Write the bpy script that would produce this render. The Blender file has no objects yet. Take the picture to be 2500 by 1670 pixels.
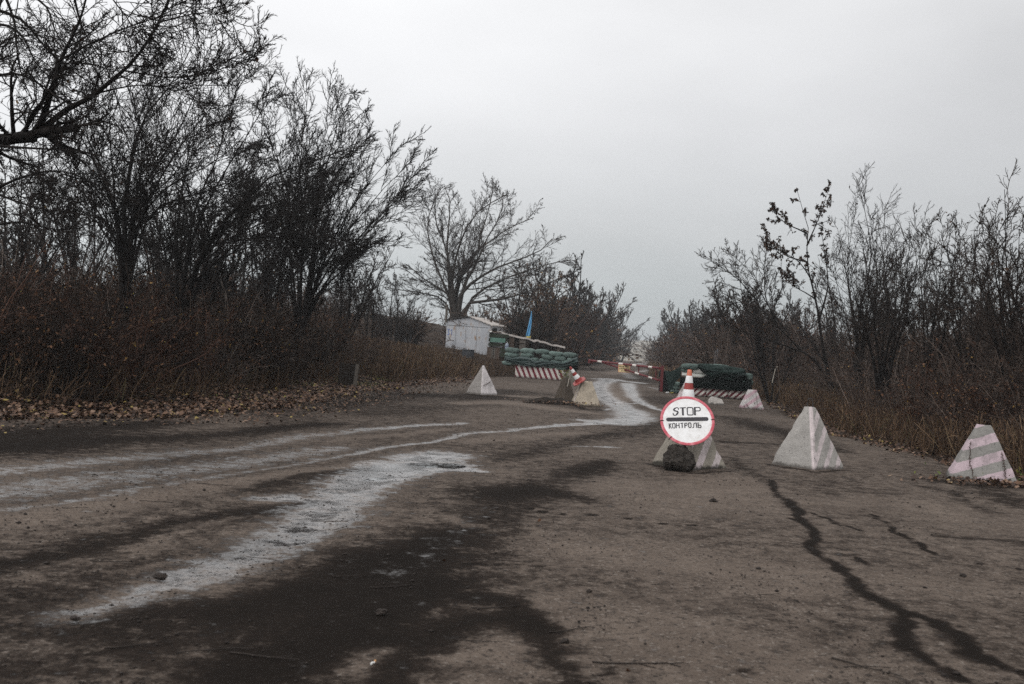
import bpy, bmesh, math, random
import numpy as np
from mathutils import Vector, Matrix, noise as mnoise

S = bpy.context.scene
COL = S.collection
RAD = math.radians

# ------------------------------------------------------------------ camera, sky, sun, exposure
CAM_H, PITCH, ROLL, FPX = 1.45, 0.40, 3.2, 2430.0
cam_d = bpy.data.cameras.new('camera')
cam = bpy.data.objects.new('camera', cam_d)
COL.objects.link(cam)
cam_d.sensor_width = 36.0
cam_d.lens = FPX * 36.0 / 2500.0
cam_d.clip_start = 0.1
cam_d.clip_end = 6000
cam_d.dof.use_dof = True
cam_d.dof.focus_distance = 14.0
cam_d.dof.aperture_fstop = 4.0
CM = Matrix.Rotation(RAD(90 + PITCH), 4, 'X') @ Matrix.Rotation(RAD(ROLL), 4, 'Z')
cam.matrix_world = Matrix.Translation((0, 0, CAM_H)) @ CM
S.camera = cam

W = bpy.data.worlds.new('World')
S.world = W
W.use_nodes = True
SUN_EL, SUN_AZ = RAD(48), RAD(205)      # a bright patch of the overcast, behind the camera


def build_world():
    nt = W.node_tree
    nt.nodes.clear()
    n = nt.nodes.new
    L = nt.links.new
    out = n('ShaderNodeOutputWorld')
    sky = n('ShaderNodeTexSky')
    sky.sky_type = 'NISHITA'
    sky.sun_disc = False
    sky.sun_elevation = SUN_EL
    sky.sun_rotation = SUN_AZ
    bg1 = n('ShaderNodeBackground')
    bg1.inputs[1].default_value = 0.08
    L(sky.outputs[0], bg1.inputs[0])
    tc = n('ShaderNodeTexCoord')
    sep = n('ShaderNodeSeparateXYZ')
    L(tc.outputs['Generated'], sep.inputs[0])
    ramp = n('ShaderNodeValToRGB')          # overcast: darker, bluer at the horizon, bright overhead
    cr = ramp.color_ramp
    cr.elements[0].position = 0.0
    cr.elements[0].color = (0.405, 0.44, 0.455, 1)
    cr.elements[1].position = 1.0
    cr.elements[1].color = (1.0, 0.985, 0.98, 1)
    for p, c in ((0.05, (0.435, 0.462, 0.472)), (0.12, (0.54, 0.548, 0.552)), (0.22, (0.655, 0.656, 0.662)), (0.34, (0.735, 0.735, 0.74)), (0.6, (0.88, 0.875, 0.875))):
        e = cr.elements.new(p)
        e.color = (*c, 1)
    L(sep.outputs['Z'], ramp.inputs[0])
    mp = n('ShaderNodeMapping')
    mp.inputs['Scale'].default_value = (1.0, 1.0, 2.6)
    L(tc.outputs['Generated'], mp.inputs[0])
    nz = n('ShaderNodeTexNoise')
    nz.inputs['Scale'].default_value = 2.3
    nz.inputs['Detail'].default_value = 5.0
    nz.inputs['Roughness'].default_value = 0.45
    L(mp.outputs[0], nz.inputs['Vector'])
    a = n('ShaderNodeMath')                 # clouds
    a.operation = 'MULTIPLY_ADD'
    a.inputs[1].default_value = 0.70
    a.inputs[2].default_value = 0.99
    L(nz.outputs[0], a.inputs[0])
    b = n('ShaderNodeMath')                 # thinner cloud to the west
    b.operation = 'MULTIPLY_ADD'
    b.inputs[1].default_value = -0.64
    L(sep.outputs['X'], b.inputs[0])
    L(a.outputs[0], b.inputs[2])
    bg2 = n('ShaderNodeBackground')
    L(ramp.outputs[0], bg2.inputs[0])
    L(b.outputs[0], bg2.inputs[1])
    mx = n('ShaderNodeMixShader')
    mx.inputs[0].default_value = 0.92
    L(bg1.outputs[0], mx.inputs[1])
    L(bg2.outputs[0], mx.inputs[2])
    L(mx.outputs[0], out.inputs[0])


build_world()
sun_d = bpy.data.lights.new('sun', 'SUN')
sun_d.energy = 0.9
sun_d.angle = RAD(40)
sun_d.color = (1.0, 0.97, 0.94)
sun = bpy.data.objects.new('sun', sun_d)
COL.objects.link(sun)
# sun_rotation in the sky runs clockwise from +Y
_sd = Vector((math.sin(SUN_AZ) * math.cos(SUN_EL), math.cos(SUN_AZ) * math.cos(SUN_EL), math.sin(SUN_EL)))
sun.rotation_euler = _sd.to_track_quat('Z', 'Y').to_euler()

vs = S.view_settings
vs.view_transform = 'Standard'
vs.look = 'None'
vs.exposure = 0.0
vs.gamma = 1.0
vs.use_curve_mapping = False
S.render.engine = 'CYCLES'
S.cycles.max_bounces = 5
S.cycles.diffuse_bounces = 2
S.cycles.glossy_bounces = 3
S.cycles.transparent_max_bounces = 6
S.cycles.volume_bounces = 0
S.cycles.use_denoising = False
S.cycles.use_adaptive_sampling = False

# ------------------------------------------------------------------ helpers
CM3 = np.array(CM.to_3x3())


def ray(px, py):
    return CM3 @ np.array([(px - 1250) / FPX, -(py - 835) / FPX, -1.0])


def gnd(px, py, z=0.0):
    """point of the plane z seen at a place of the photograph"""
    d = ray(px, py)
    t = (z - CAM_H) / d[2]
    return np.array([d[0] * t, d[1] * t, z])


def at(px, py, Y):
    d = ray(px, py)
    t = Y / d[1]
    return np.array([d[0] * t, Y, CAM_H + d[2] * t])


def sstep(a, b, x):
    t = np.clip((x - a) / (b - a), 0, 1)
    return t * t * (3 - 2 * t)


def mesh_np(name, V, F, smooth=True):
    """mesh from arrays; F is (n,3) or (n,4)"""
    me = bpy.data.meshes.new(name)
    V = np.ascontiguousarray(V, dtype=np.float32)
    F = np.ascontiguousarray(F, dtype=np.int32)
    k = F.shape[1]
    me.vertices.add(len(V))
    me.vertices.foreach_set('co', V.ravel())
    me.loops.add(F.size)
    me.loops.foreach_set('vertex_index', F.ravel())
    me.polygons.add(len(F))
    me.polygons.foreach_set('loop_start', np.arange(0, F.size, k, dtype=np.int32))
    me.polygons.foreach_set('loop_total', np.full(len(F), k, dtype=np.int32))
    if smooth:
        me.polygons.foreach_set('use_smooth', np.ones(len(F), dtype=bool))
    me.update(calc_edges=True)
    return me


def link(name, me, mats, parent=None, loc=None):
    o = bpy.data.objects.new(name, me)
    COL.objects.link(o)
    if mats is not None:
        for m in (mats if isinstance(mats, (list, tuple)) else [mats]):
            me.materials.append(m)
    if parent is not None:
        o.parent = parent
    if loc is not None:
        o.location = loc
    return o


def tag(o, label=None, cat=None, group=None, kind=None):
    if label:
        o['label'] = label
    if cat:
        o['category'] = cat
    if group:
        o['group'] = group
    if kind:
        o['kind'] = kind
    return o


def empty(name, loc=(0, 0, 0), rz=0.0, label=None, cat=None, group=None):
    o = bpy.data.objects.new(name, None)
    o.empty_display_size = 0.2
    COL.objects.link(o)
    o.location = loc
    o.rotation_euler = (0, 0, rz)
    return tag(o, label, cat, group)


def dup(o, parent=None):
    c = o.copy()
    COL.objects.link(c)
    c.parent = parent
    for ch in list(o.children):
        dup(ch, c)
    return c


class MB:
    """collects simple shapes into one mesh"""

    def __init__(self):
        self.v, self.f, self.m = [], [], []

    def add(self, vs, fs, mi=0):
        b = len(self.v)
        self.v += [tuple(float(c) for c in p) for p in vs]
        self.f += [tuple(b + i for i in f) for f in fs]
        self.m += [mi] * len(fs)

    def box(self, c, s, rot=None, mi=0, jit=0.0, rng=random):
        c = Vector(c)
        vs = []
        for x in (-.5, .5):
            for y in (-.5, .5):
                for z in (-.5, .5):
                    p = Vector((x * s[0] + rng.uniform(-jit, jit), y * s[1] + rng.uniform(-jit, jit), z * s[2] + rng.uniform(-jit, jit)))
                    if rot is not None:
                        p = rot @ p
                    vs.append(p + c)
        self.add(vs, [(0, 1, 3, 2), (4, 6, 7, 5), (0, 4, 5, 1), (2, 3, 7, 6), (0, 2, 6, 4), (1, 5, 7, 3)], mi)

    def tube(self, pts, r, n=8, mi=0, caps=True):
        pts = [Vector(p) for p in pts]
        rs = r if isinstance(r, (list, tuple)) else [r] * len(pts)
        vs = []
        for i, p in enumerate(pts):
            t = (pts[min(i + 1, len(pts) - 1)] - pts[max(i - 1, 0)]).normalized()
            ref = Vector((0, 0, 1)) if abs(t.z) < .9 else Vector((1, 0, 0))
            a = t.cross(ref).normalized()
            b = t.cross(a)
            for k in range(n):
                w = 2 * math.pi * k / n
                vs.append(p + (a * math.cos(w) + b * math.sin(w)) * rs[i])
        fs = [(i * n + k, i * n + (k + 1) % n, (i + 1) * n + (k + 1) % n, (i + 1) * n + k) for i in range(len(pts) - 1) for k in range(n)]
        if caps:
            fs.append(tuple(range(n)))
            fs.append(tuple((len(pts) - 1) * n + k for k in range(n)))
        self.add(vs, fs, mi)

    def lathe(self, prof, n=32, mi=0, cap=True):
        vs = [(r * math.cos(2 * math.pi * k / n), r * math.sin(2 * math.pi * k / n), z) for r, z in prof for k in range(n)]
        fs = [(i * n + k, i * n + (k + 1) % n, (i + 1) * n + (k + 1) % n, (i + 1) * n + k) for i in range(len(prof) - 1) for k in range(n)]
        if cap:
            fs.append(tuple((len(prof) - 1) * n + k for k in range(n)))
        self.add(vs, fs, mi)

    def mesh(self, name, smooth=False, bevel=0.0, seg=2):
        me = bpy.data.meshes.new(name)
        me.from_pydata(self.v, [], self.f)
        me.polygons.foreach_set('material_index', self.m)
        bm = bmesh.new()
        bm.from_mesh(me)
        bmesh.ops.recalc_face_normals(bm, faces=bm.faces)
        if bevel > 0:
            bmesh.ops.bevel(bm, geom=[e for e in bm.edges if len(e.link_faces) == 2 and e.calc_face_angle(0) > .5], offset=bevel, segments=seg, affect='EDGES', clamp_overlap=True)
        bm.to_mesh(me)
        bm.free()
        if smooth:
            me.polygons.foreach_set('use_smooth', [True] * len(me.polygons))
            try:
                me.set_sharp_from_angle(angle=RAD(40))
            except Exception:
                pass
        me.update()
        return me

    def build(self, name, mats, parent=None, loc=None, **k):
        return link(name, self.mesh(name, **k), mats, parent, loc)


# ------------------------------------------------------------------ materials
class NT:
    def __init__(self, name):
        self.mat = bpy.data.materials.new(name)
        self.mat.use_nodes = True
        self.nt = self.mat.node_tree
        self.nt.nodes.clear()
        self.out = self.n('ShaderNodeOutputMaterial')
        self.p = self.n('ShaderNodeBsdfPrincipled')
        self.l(self.p.outputs[0], self.out.inputs[0])

    def n(self, t, **kw):
        x = self.nt.nodes.new(t)
        for k, v in kw.items():
            setattr(x, k, v)
        return x

    def l(self, a, b):
        self.nt.links.new(a, b)

    def val(self, sock, v):
        if hasattr(v, 'links') or hasattr(v, 'is_linked'):
            self.l(v, sock)
        else:
            sock.default_value = v

    def coord(self, kind='Object', scale=(1, 1, 1), rot=(0, 0, 0)):
        tc = self.n('ShaderNodeTexCoord')
        mp = self.n('ShaderNodeMapping')
        mp.inputs['Scale'].default_value = scale
        mp.inputs['Rotation'].default_value = rot
        self.l(tc.outputs[kind], mp.inputs[0])
        return mp.outputs[0]

    def noise(self, vec, scale, detail=5, rough=.55, dist=0.0):
        x = self.n('ShaderNodeTexNoise')
        self.l(vec, x.inputs['Vector'])
        x.inputs['Scale'].default_value = scale
        x.inputs['Detail'].default_value = detail
        x.inputs['Roughness'].default_value = rough
        x.inputs['Distortion'].default_value = dist
        return x.outputs[0]

    def math(self, op, a, b=0.0, c=0.0, clamp=False):
        x = self.n('ShaderNodeMath', operation=op)
        x.use_clamp = clamp
        self.val(x.inputs[0], a)
        self.val(x.inputs[1], b)
        self.val(x.inputs[2], c)
        return x.outputs[0]

    def ramp(self, fac, lo, hi, a=0.0, b=1.0):
        x = self.n('ShaderNodeMapRange', interpolation_type='SMOOTHSTEP')
        self.val(x.inputs[0], fac)
        x.inputs[1].default_value = lo
        x.inputs[2].default_value = hi
        x.inputs[3].default_value = a
        x.inputs[4].default_value = b
        return x.outputs[0]

    def mix(self, fac, a, b, blend='MIX'):
        x = self.n('ShaderNodeMix', data_type='RGBA', blend_type=blend)
        self.val(x.inputs[0], fac)
        for s, v in ((x.inputs[6], a), (x.inputs[7], b)):
            self.val(s, (*v, 1) if isinstance(v, tuple) and len(v) == 3 else v)
        return x.outputs[2]

    def cramp(self, fac, stops, const=False):
        x = self.n('ShaderNodeValToRGB')
        cr = x.color_ramp
        if const:
            cr.interpolation = 'CONSTANT'
        cr.elements[0].position = stops[0][0]
        cr.elements[0].color = (*stops[0][1], 1)
        cr.elements[1].position = stops[-1][0]
        cr.elements[1].color = (*stops[-1][1], 1)
        for p, c in stops[1:-1]:
            e = cr.elements.new(p)
            e.color = (*c, 1)
        self.l(fac, x.inputs[0])
        return x.outputs[0]

    def attr(self, name):
        x = self.n('ShaderNodeAttribute', attribute_name=name)
        return x.outputs['Fac']

    def bump(self, h, strength=.5, dist=.02, normal=None):
        x = self.n('ShaderNodeBump')
        x.inputs['Strength'].default_value = strength
        x.inputs['Distance'].default_value = dist
        self.l(h, x.inputs['Height'])
        if normal is not None:
            self.l(normal, x.inputs['Normal'])
        return x.outputs[0]

    def set(self, color=None, rough=None, normal=None, spec=None, metal=None):
        p = self.p.inputs
        if color is not None:
            self.val(p['Base Color'], (*color, 1) if isinstance(color, tuple) and len(color) == 3 else color)
        if rough is not None:
            self.val(p['Roughness'], rough)
        if normal is not None:
            self.l(normal, p['Normal'])
        if spec is not None:
            self.val(p['Specular IOR Level'], spec)
        if metal is not None:
            self.val(p['Metallic'], metal)
        return self.mat


def weathered(name, col, dirt, amount=.5, scale=6, rough=.7, bump=.3, spec=.3, grain=60, metal=0.0):
    """a plain coat with uneven dirt of its own"""
    t = NT(name)
    v = t.coord()
    a = t.noise(v, scale, 7, .62)
    m = t.ramp(a, .62 - .3 * amount, .85 - .3 * amount)
    c = t.mix(m, col, dirt)
    g = t.noise(v, grain, 3, .6)
    c = t.mix(.35, c, t.mix(g, tuple(x * .55 for x in col), tuple(min(1, x * 1.35) for x in col)), 'MIX')
    return t.set(c, rough, t.bump(g, bump, .01), spec, metal)


def island_mat(name, stops, rough=.8, spec=.15, trans=0.0, obj_var=.25):
    """one colour per loose piece (leaf, blade, twig)"""
    t = NT(name)
    g = t.n('ShaderNodeNewGeometry')
    oi = t.n('ShaderNodeObjectInfo')
    c = t.cramp(g.outputs['Random Per Island'], stops)
    f = t.math('MULTIPLY_ADD', oi.outputs['Random'], obj_var * 2, 1 - obj_var)
    k = t.n('ShaderNodeCombineColor')
    for i in range(3):
        t.l(f, k.inputs[i])
    c = t.mix(1.0, c, k.outputs[0], 'MULTIPLY')
    return t.set(c, rough, None, spec)


def bark_mat(name, dark, light, scale=14):
    t = NT(name)
    v = t.coord('Object', (1, 1, .25))
    a = t.noise(v, scale, 6, .65)
    oi = t.n('ShaderNodeObjectInfo')
    c = t.mix(t.ramp(a, .35, .72), dark, light)
    h = t.noise(v, scale * 3, 4, .7)
    return t.set(c, .9, t.bump(h, .6, .02), .15)


M = {}
M['bark'] = bark_mat('bark', (.008, .0065, .006), (.026, .021, .019))
M['bark_grey'] = bark_mat('grey_bark', (.04, .034, .03), (.105, .092, .083))
M['twig'] = island_mat('twig_bark', [(0, (.006, .0047, .0043)), (.6, (.013, .010, .009)), (1, (.03, .023, .02))])
M['twig_brown'] = island_mat('brown_twig_bark', [(0, (.012, .009, .0078)), (.6, (.029, .0215, .018)), (1, (.062, .046, .038))])
M['twig_grey'] = island_mat('grey_twig_bark', [(0, (.022, .018, .0165)), (.6, (.042, .034, .031)), (1, (.075, .062, .056))])
M['brush'] = island_mat('brush_stems', [(0, (.007, .0048, .0038)), (.5, (.022, .0138, .0098)), (.85, (.048, .030, .021)), (1, (.14, .10, .078))], obj_var=.3)
M['brush_pale'] = island_mat('pale_brush_stems', [(0, (.025, .0175, .0145)), (.5, (.068, .048, .039)), (.85, (.112, .082, .067)), (1, (.21, .165, .14))], obj_var=.25)
M['brush_red'] = island_mat('russet_brush_stems', [(0, (.014, .0078, .006)), (.5, (.038, .020, .0142)), (1, (.085, .044, .03))], obj_var=.3)
M['brush_cane'] = island_mat('pale_cane', [(0, (.03, .022, .018)), (.5, (.09, .07, .058)), (.8, (.17, .135, .115)), (1, (.30, .25, .215))], obj_var=.25)
M['leaf_brown'] = island_mat('withered_leaf', [(0, (.035, .018, .012)), (.5, (.085, .042, .024)), (.9, (.15, .08, .045)), (1, (.30, .19, .05))])
M['leaf_dark'] = island_mat('dark_withered_leaf', [(0, (.015, .010, .008)), (.7, (.04, .024, .017)), (1, (.075, .045, .03))])
M['leaf_yellow'] = island_mat('yellow_leaf', [(0, (.30, .24, .05)), (.5, (.42, .33, .06)), (1, (.5, .44, .12))])
M['litter'] = island_mat('fallen_leaf', [(0, (.020, .012, .009)), (.45, (.078, .041, .024)), (.75, (.165, .092, .055)), (.955, (.22, .145, .10)), (.975, (.27, .19, .06)), (1, (.34, .26, .08))], rough=.6, spec=.3)
M['grass'] = island_mat('dry_grass_blade', [(0, (.024, .015, .010)), (.45, (.075, .046, .029)), (.8, (.145, .092, .057)), (.95, (.25, .17, .105)), (1, (.10, .10, .045))])
M['weed_green'] = island_mat('green_weed_leaf', [(0, (.04, .06, .02)), (.5, (.12, .14, .045)), (1, (.33, .31, .09))])
M['clod'] = weathered('mud_clod', (.028, .022, .019), (.05, .04, .034), .5, 20, .9, .6)
M['stick'] = weathered('stick_bark', (.025, .019, .016), (.05, .04, .032), .5, 30, .85, .5)
M['steel_red'] = weathered('red_paint', (.13, .020, .024), (.07, .025, .02), .5, 7, .55, .2, .35)
M['steel_white'] = weathered('white_paint', (.66, .62, .58), (.32, .24, .19), .35, 9, .55, .2, .35)
M['dark_steel'] = weathered('dark_steel', (.03, .028, .028), (.06, .035, .025), .4, 9, .6, .2, .4)
M['cone_red'] = weathered('cone_rubber', (.33, .05, .045), (.20, .06, .05), .35, 9, .45, .15, .4)
M['cone_tip'] = weathered('worn_cone_tip', (.62, .17, .10), (.5, .3, .2), .4, 18, .5, .15, .4)
M['cone_white'] = weathered('reflective_white', (.78, .78, .78), (.45, .42, .40), .30, 9, .4, .1, .4)
M['bag'] = weathered('sandbag_weave', (.165, .245, .215), (.09, .135, .12), .45, 5, .65, .55, .35, 90)
def bag_mat(name, a, b):
    t = NT(name)
    v = t.coord()
    oi = t.n('ShaderNodeObjectInfo')
    n1 = t.noise(v, 4, 6, .65)
    n2 = t.noise(t.coord('Object', (1, 1, 1)), 26, 4, .7)
    c = t.mix(t.ramp(n1, .38, .66), a, b)
    k = t.n('ShaderNodeCombineColor')
    f = t.math('MULTIPLY_ADD', oi.outputs['Random'], .55, .70)
    for i in range(3):
        t.l(f, k.inputs[i])
    c = t.mix(1.0, c, k.outputs[0], 'MULTIPLY')
    c = t.mix(t.math('MULTIPLY', t.ramp(n2, .56, .68), .5), c, (.05, .06, .05))
    w = t.n('ShaderNodeTexWave')
    w.inputs['Scale'].default_value = 40
    w.inputs['Distortion'].default_value = 1.5
    t.l(v, w.inputs['Vector'])
    h = t.math('MULTIPLY_ADD', w.outputs['Fac'], .25, t.math('MULTIPLY_ADD', n1, 1.6, n2))
    return t.set(c, .7, t.bump(h, .8, .03), .3)


M['bag'] = bag_mat('sandbag_weave', (.175, .245, .222), (.105, .155, .140))
M['bag_pale'] = weathered('pale_sandbag_weave', (.50, .50, .47), (.22, .25, .22), .5, 5, .65, .5, .35, 90)
M['tarp'] = weathered('green_tarpaulin', (.019, .040, .038), (.042, .068, .062), .5, 3, .42, .25, .5, 30)
M['net'] = weathered('green_netting', (.011, .022, .0195), (.024, .040, .035), .5, 3, .8, .3, .15, 40)
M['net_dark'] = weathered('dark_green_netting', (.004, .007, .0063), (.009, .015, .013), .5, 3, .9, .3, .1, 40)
M['black_block'] = weathered('tarred_block', (.008, .010, .010), (.02, .024, .022), .5, 4, .8, .6, .2)
M['crate'] = weathered('olive_crate_wood', (.030, .038, .024), (.016, .016, .012), .5, 5, .75, .4, .25)
M['mint'] = weathered('mint_board_paint', (.115, .23, .185), (.05, .09, .075), .45, 7, .6, .2, .35)
M['wood'] = weathered('weathered_plank', (.105, .078, .062), (.045, .032, .026), .5, 6, .85, .6, .15)
M['wood_grey'] = weathered('grey_plank', (.13, .115, .10), (.06, .05, .042), .5, 6, .85, .6, .15)
M['wood_dark'] = weathered('dark_plank', (.028, .022, .018), (.012, .010, .009), .5, 6, .9, .6, .15)
M['slate'] = weathered('fibre_cement_sheet', (.52, .48, .45), (.27, .24, .22), .45, 4, .8, .5, .25)
M['flag_blue'] = weathered('blue_cloth', (.13, .37, .62), (.10, .28, .50), .4, 4, .75, .3, .2)
M['flag_yellow'] = weathered('yellow_cloth', (.62, .50, .10), (.5, .4, .08), .4, 4, .75, .3, .2)
M['plastic_blue'] = weathered('cloudy_plastic', (.21, .25, .31), (.13, .16, .2), .4, 8, .3, .1, .5)
M['tub'] = weathered('grey_tub_metal', (.052, .058, .066), (.035, .025, .02), .45, 5, .5, .2, .4)
M['white_litter'] = weathered('white_plastic', (.72, .72, .70), (.5, .48, .44), .3, 12, .4, .2, .4)
M['black_rubber'] = weathered('black_rubber', (.012, .012, .012), (.025, .022, .02), .4, 8, .8, .3, .2)
M['filter'] = weathered('cigarette_filter', (.45, .24, .10), (.35, .18, .08), .4, 80, .8, .2)
M['wire'] = weathered('rusty_wire', (.055, .03, .022), (.03, .02, .016), .5, 30, .75, .2, .3)
M['wire_pale'] = weathered('pale_cord', (.38, .35, .30), (.25, .22, .18), .4, 30, .8, .2)
M['pole_grey'] = weathered('grey_post_paint', (.12, .125, .135), (.07, .06, .055), .4, 8, .6, .2, .35)
M['sign_black'] = weathered('black_sign_paint', (.028, .026, .032), (.05, .048, .052), .4, 8, .5, .1, .35)
M['sign_ink'] = weathered('sign_letter_ink', (.03, .025, .02), (.05, .04, .03), .4, 8, .6, .1)
M['sign_yellow'] = weathered('yellow_sign_paint', (.78, .60, .33), (.5, .36, .2), .35, 6, .5, .1, .3)
M['sign_orange'] = weathered('orange_sign_edge', (.55, .15, .08), (.35, .12, .07), .35, 6, .5, .1, .3)
M['blue_ink'] = weathered('blue_stencil_paint', (.13, .20, .44), (.3, .34, .42), .45, 20, .7, .1)


def sign_white_mat():
    t = NT('white_sign_enamel')
    v = t.coord()
    a = t.noise(v, 9, 6, .65)
    b = t.noise(v, 26, 5, .7)
    sep = t.n('ShaderNodeSeparateXYZ')
    t.l(v, sep.inputs[0])
    low = t.ramp(sep.outputs[1], -.02, -.33)         # rust bleeds from the lower edge
    m = t.math('MULTIPLY', t.ramp(b, .60, .72), low)
    c = t.mix(t.ramp(a, .38, .72), (.82, .82, .82), (.66, .65, .63))
    c = t.mix(t.math('MULTIPLY', t.ramp(b, .55, .72), .35), c, (.45, .42, .38))
    c = t.mix(m, c, (.33, .17, .09))
    return t.set(c, .42, None, .4)


def sign_red_mat():
    t = NT('red_sign_enamel')
    v = t.coord()
    a = t.noise(v, 11, 7, .68)
    b = t.noise(v, 40, 4, .7)
    c = t.mix(t.ramp(a, .42, .68), (.50, .075, .105), (.66, .24, .27))
    c = t.mix(t.ramp(b, .62, .75), c, (.36, .13, .08))
    return t.set(c, .5, None, .35)


M['sign_white'] = sign_white_mat()
M['sign_red'] = sign_red_mat()


def tooth_mat(name, base, paint, direction=None, freq=5.0, phase=0.0, duty=.5, facing=None, ridge=False, wear=.5, dirt=.5, allpaint=False, dirt_shade_col=(.05, .042, .035), spots=0.0):  # dirt: strength of the mud and painted contact shade at the foot
    """cast concrete, with painted bands over one face"""
    t = NT(name)
    v = t.coord()
    lo = t.noise(v, 2.6, 6, .6)
    mid = t.noise(v, 11, 6, .65)
    fine = t.noise(v, 70, 4, .65)
    c = t.mix(t.ramp(lo, .32, .7), tuple(x * .72 for x in base), tuple(min(1, x * 1.15) for x in base))
    c = t.mix(.4, c, t.mix(t.ramp(fine, .3, .7), tuple(x * .6 for x in base), tuple(min(1, x * 1.25) for x in base)))
    sep = t.n('ShaderNodeSeparateXYZ')
    t.l(v, sep.inputs[0])
    if direction is not None or allpaint:
        if allpaint:
            s = t.math('ADD', 1.0, 0.0)
        else:
            dp = t.n('ShaderNodeVectorMath', operation='DOT_PRODUCT')
            t.l(v, dp.inputs[0])
            dp.inputs[1].default_value = direction
            w = t.math('MULTIPLY_ADD', mid, .05, dp.outputs['Value'])
            fr = t.math('FRACT', t.math('MULTIPLY_ADD', w, freq, phase + 10))
            s = t.math('MULTIPLY', t.ramp(fr, 0, .03), t.ramp(fr, duty + .03, duty))
        if facing is not None:
            g = t.n('ShaderNodeTexCoord')
            dn = t.n('ShaderNodeVectorMath', operation='DOT_PRODUCT')
            t.l(g.outputs['Normal'], dn.inputs[0])
            dn.inputs[1].default_value = facing
            s = t.math('MULTIPLY', s, t.ramp(dn.outputs['Value'], .45, .55))
        if ridge:                                   # a painted line down the front edge
            r = t.ramp(t.math('ABSOLUTE', t.math('ADD', sep.outputs[0], 0.0)), .035, .022)
            g2 = t.math('LESS_THAN', sep.outputs[1], 0.0)
            s = t.math('MAXIMUM', s, t.math('MULTIPLY', r, g2))
        worn = t.ramp(t.math('MULTIPLY_ADD', mid, .6, t.math('MULTIPLY', fine, .4)), .74 - .26 * wear, .62 - .26 * wear)
        s = t.math('MULTIPLY', s, worn if wear > 0 else 1.0)
        pc = t.mix(t.ramp(mid, .35, .7), paint, tuple(x * .82 for x in paint))
        c = t.mix(s, c, pc)
    pit = t.noise(v, 27, 3, .6)
    c = t.mix(t.math('MULTIPLY', t.ramp(pit, .63, .69), .75), c, tuple(x * .28 for x in base))
    st = t.noise(t.coord('Object', (1, 1, .16)), 5.5, 5, .65)
    c = t.mix(t.math('MULTIPLY', t.ramp(st, .54, .68), .45), c, tuple(x * .5 for x in base))
    low = t.ramp(t.math('MULTIPLY_ADD', mid, -.16, sep.outputs[2]), .0, -.05)   # splashed mud and painted contact shade at the foot
    c = t.mix(t.math('MULTIPLY', low, dirt), c, dirt_shade_col)
    if spots > 0:
        sp = t.noise(v, 8, 5, .7)
        c = t.mix(t.math('MULTIPLY', t.ramp(sp, .60, .66), spots), c, (.055, .04, .036))
    h = t.math('MULTIPLY_ADD', fine, .35, mid)
    return t.set(c, .88, t.bump(h, .55, .03), .25)


def block_mat(name, slant, freq, red=(.155, .022, .034), white=(.60, .56, .52), phase=0.0):
    t = NT(name)
    v = t.coord()
    mid = t.noise(v, 7, 6, .65)
    fine = t.noise(v, 55, 4, .65)
    sep = t.n('ShaderNodeSeparateXYZ')
    t.l(v, sep.inputs[0])
    w = t.math('MULTIPLY_ADD', sep.outputs[2], slant, sep.outputs[0])
    w = t.math('MULTIPLY_ADD', mid, .02, w)
    fr = t.math('FRACT', t.math('MULTIPLY_ADD', w, freq, phase + 20))
    s = t.math('MULTIPLY', t.ramp(fr, 0, .04), t.ramp(fr, .52, .48))
    c = t.mix(s, white, red)
    c = t.mix(t.ramp(t.math('MULTIPLY_ADD', fine, .5, t.math('MULTIPLY', mid, .5)), .6, .68), c, (.19, .15, .13))
    low = t.ramp(t.math('MULTIPLY_ADD', mid, -.2, sep.outputs[2]), .06, -.04)
    c = t.mix(t.math('MULTIPLY', low, .6), c, (.05, .04, .035))
    return t.set(c, .8, t.bump(t.math('MULTIPLY_ADD', fine, .4, mid), .4, .02), .25)


def shed_mat():
    t = NT('painted_sheet_steel')
    v = t.coord()
    lo = t.noise(t.coord('Object', (1, 1, .45)), 2.4, 6, .65)
    mid = t.noise(t.coord('Object', (1, 1, .6)), 4.6, 7, .7)
    c = t.mix(t.ramp(lo, .35, .7), (.40, .415, .445), (.50, .51, .53))
    m = t.math('MULTIPLY', t.ramp(lo, .47, .58), t.ramp(mid, .51, .62))
    c = t.mix(m, c, (.30, .185, .11))
    c = t.mix(t.ramp(mid, .70, .76), c, (.08, .05, .04))
    return t.set(c, .55, t.bump(lo, .25, .05), .35)


M['shed'] = shed_mat()


# ------------------------------------------------------------------ the ground
RL = np.array([(-10.5, -6), (-9.0, 10), (-7.6, 14.2), (-6.2, 16.2), (-4.9, 19.5), (-4.6, 24), (-4.4, 28), (-3.5, 34.5), (-2.5, 39.5), (-1.8, 45), (-0.2, 51.5), (2.6, 54), (3.8, 66), (7.0, 100), (12.4, 140), (30.5, 268)])
RR = np.array([(9.0, -6), (6.2, 10.0), (6.75, 12.8), (6.9, 15.5), (7.1, 18), (6.9, 21), (8.0, 29), (9.6, 36), (9.2, 40), (7.4, 43), (7.6, 50), (10.3, 75), (13.8, 100), (19.2, 140), (36.8, 268)])


def edge(tab, y):
    return np.interp(y, tab[:, 1], tab[:, 0])


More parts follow.
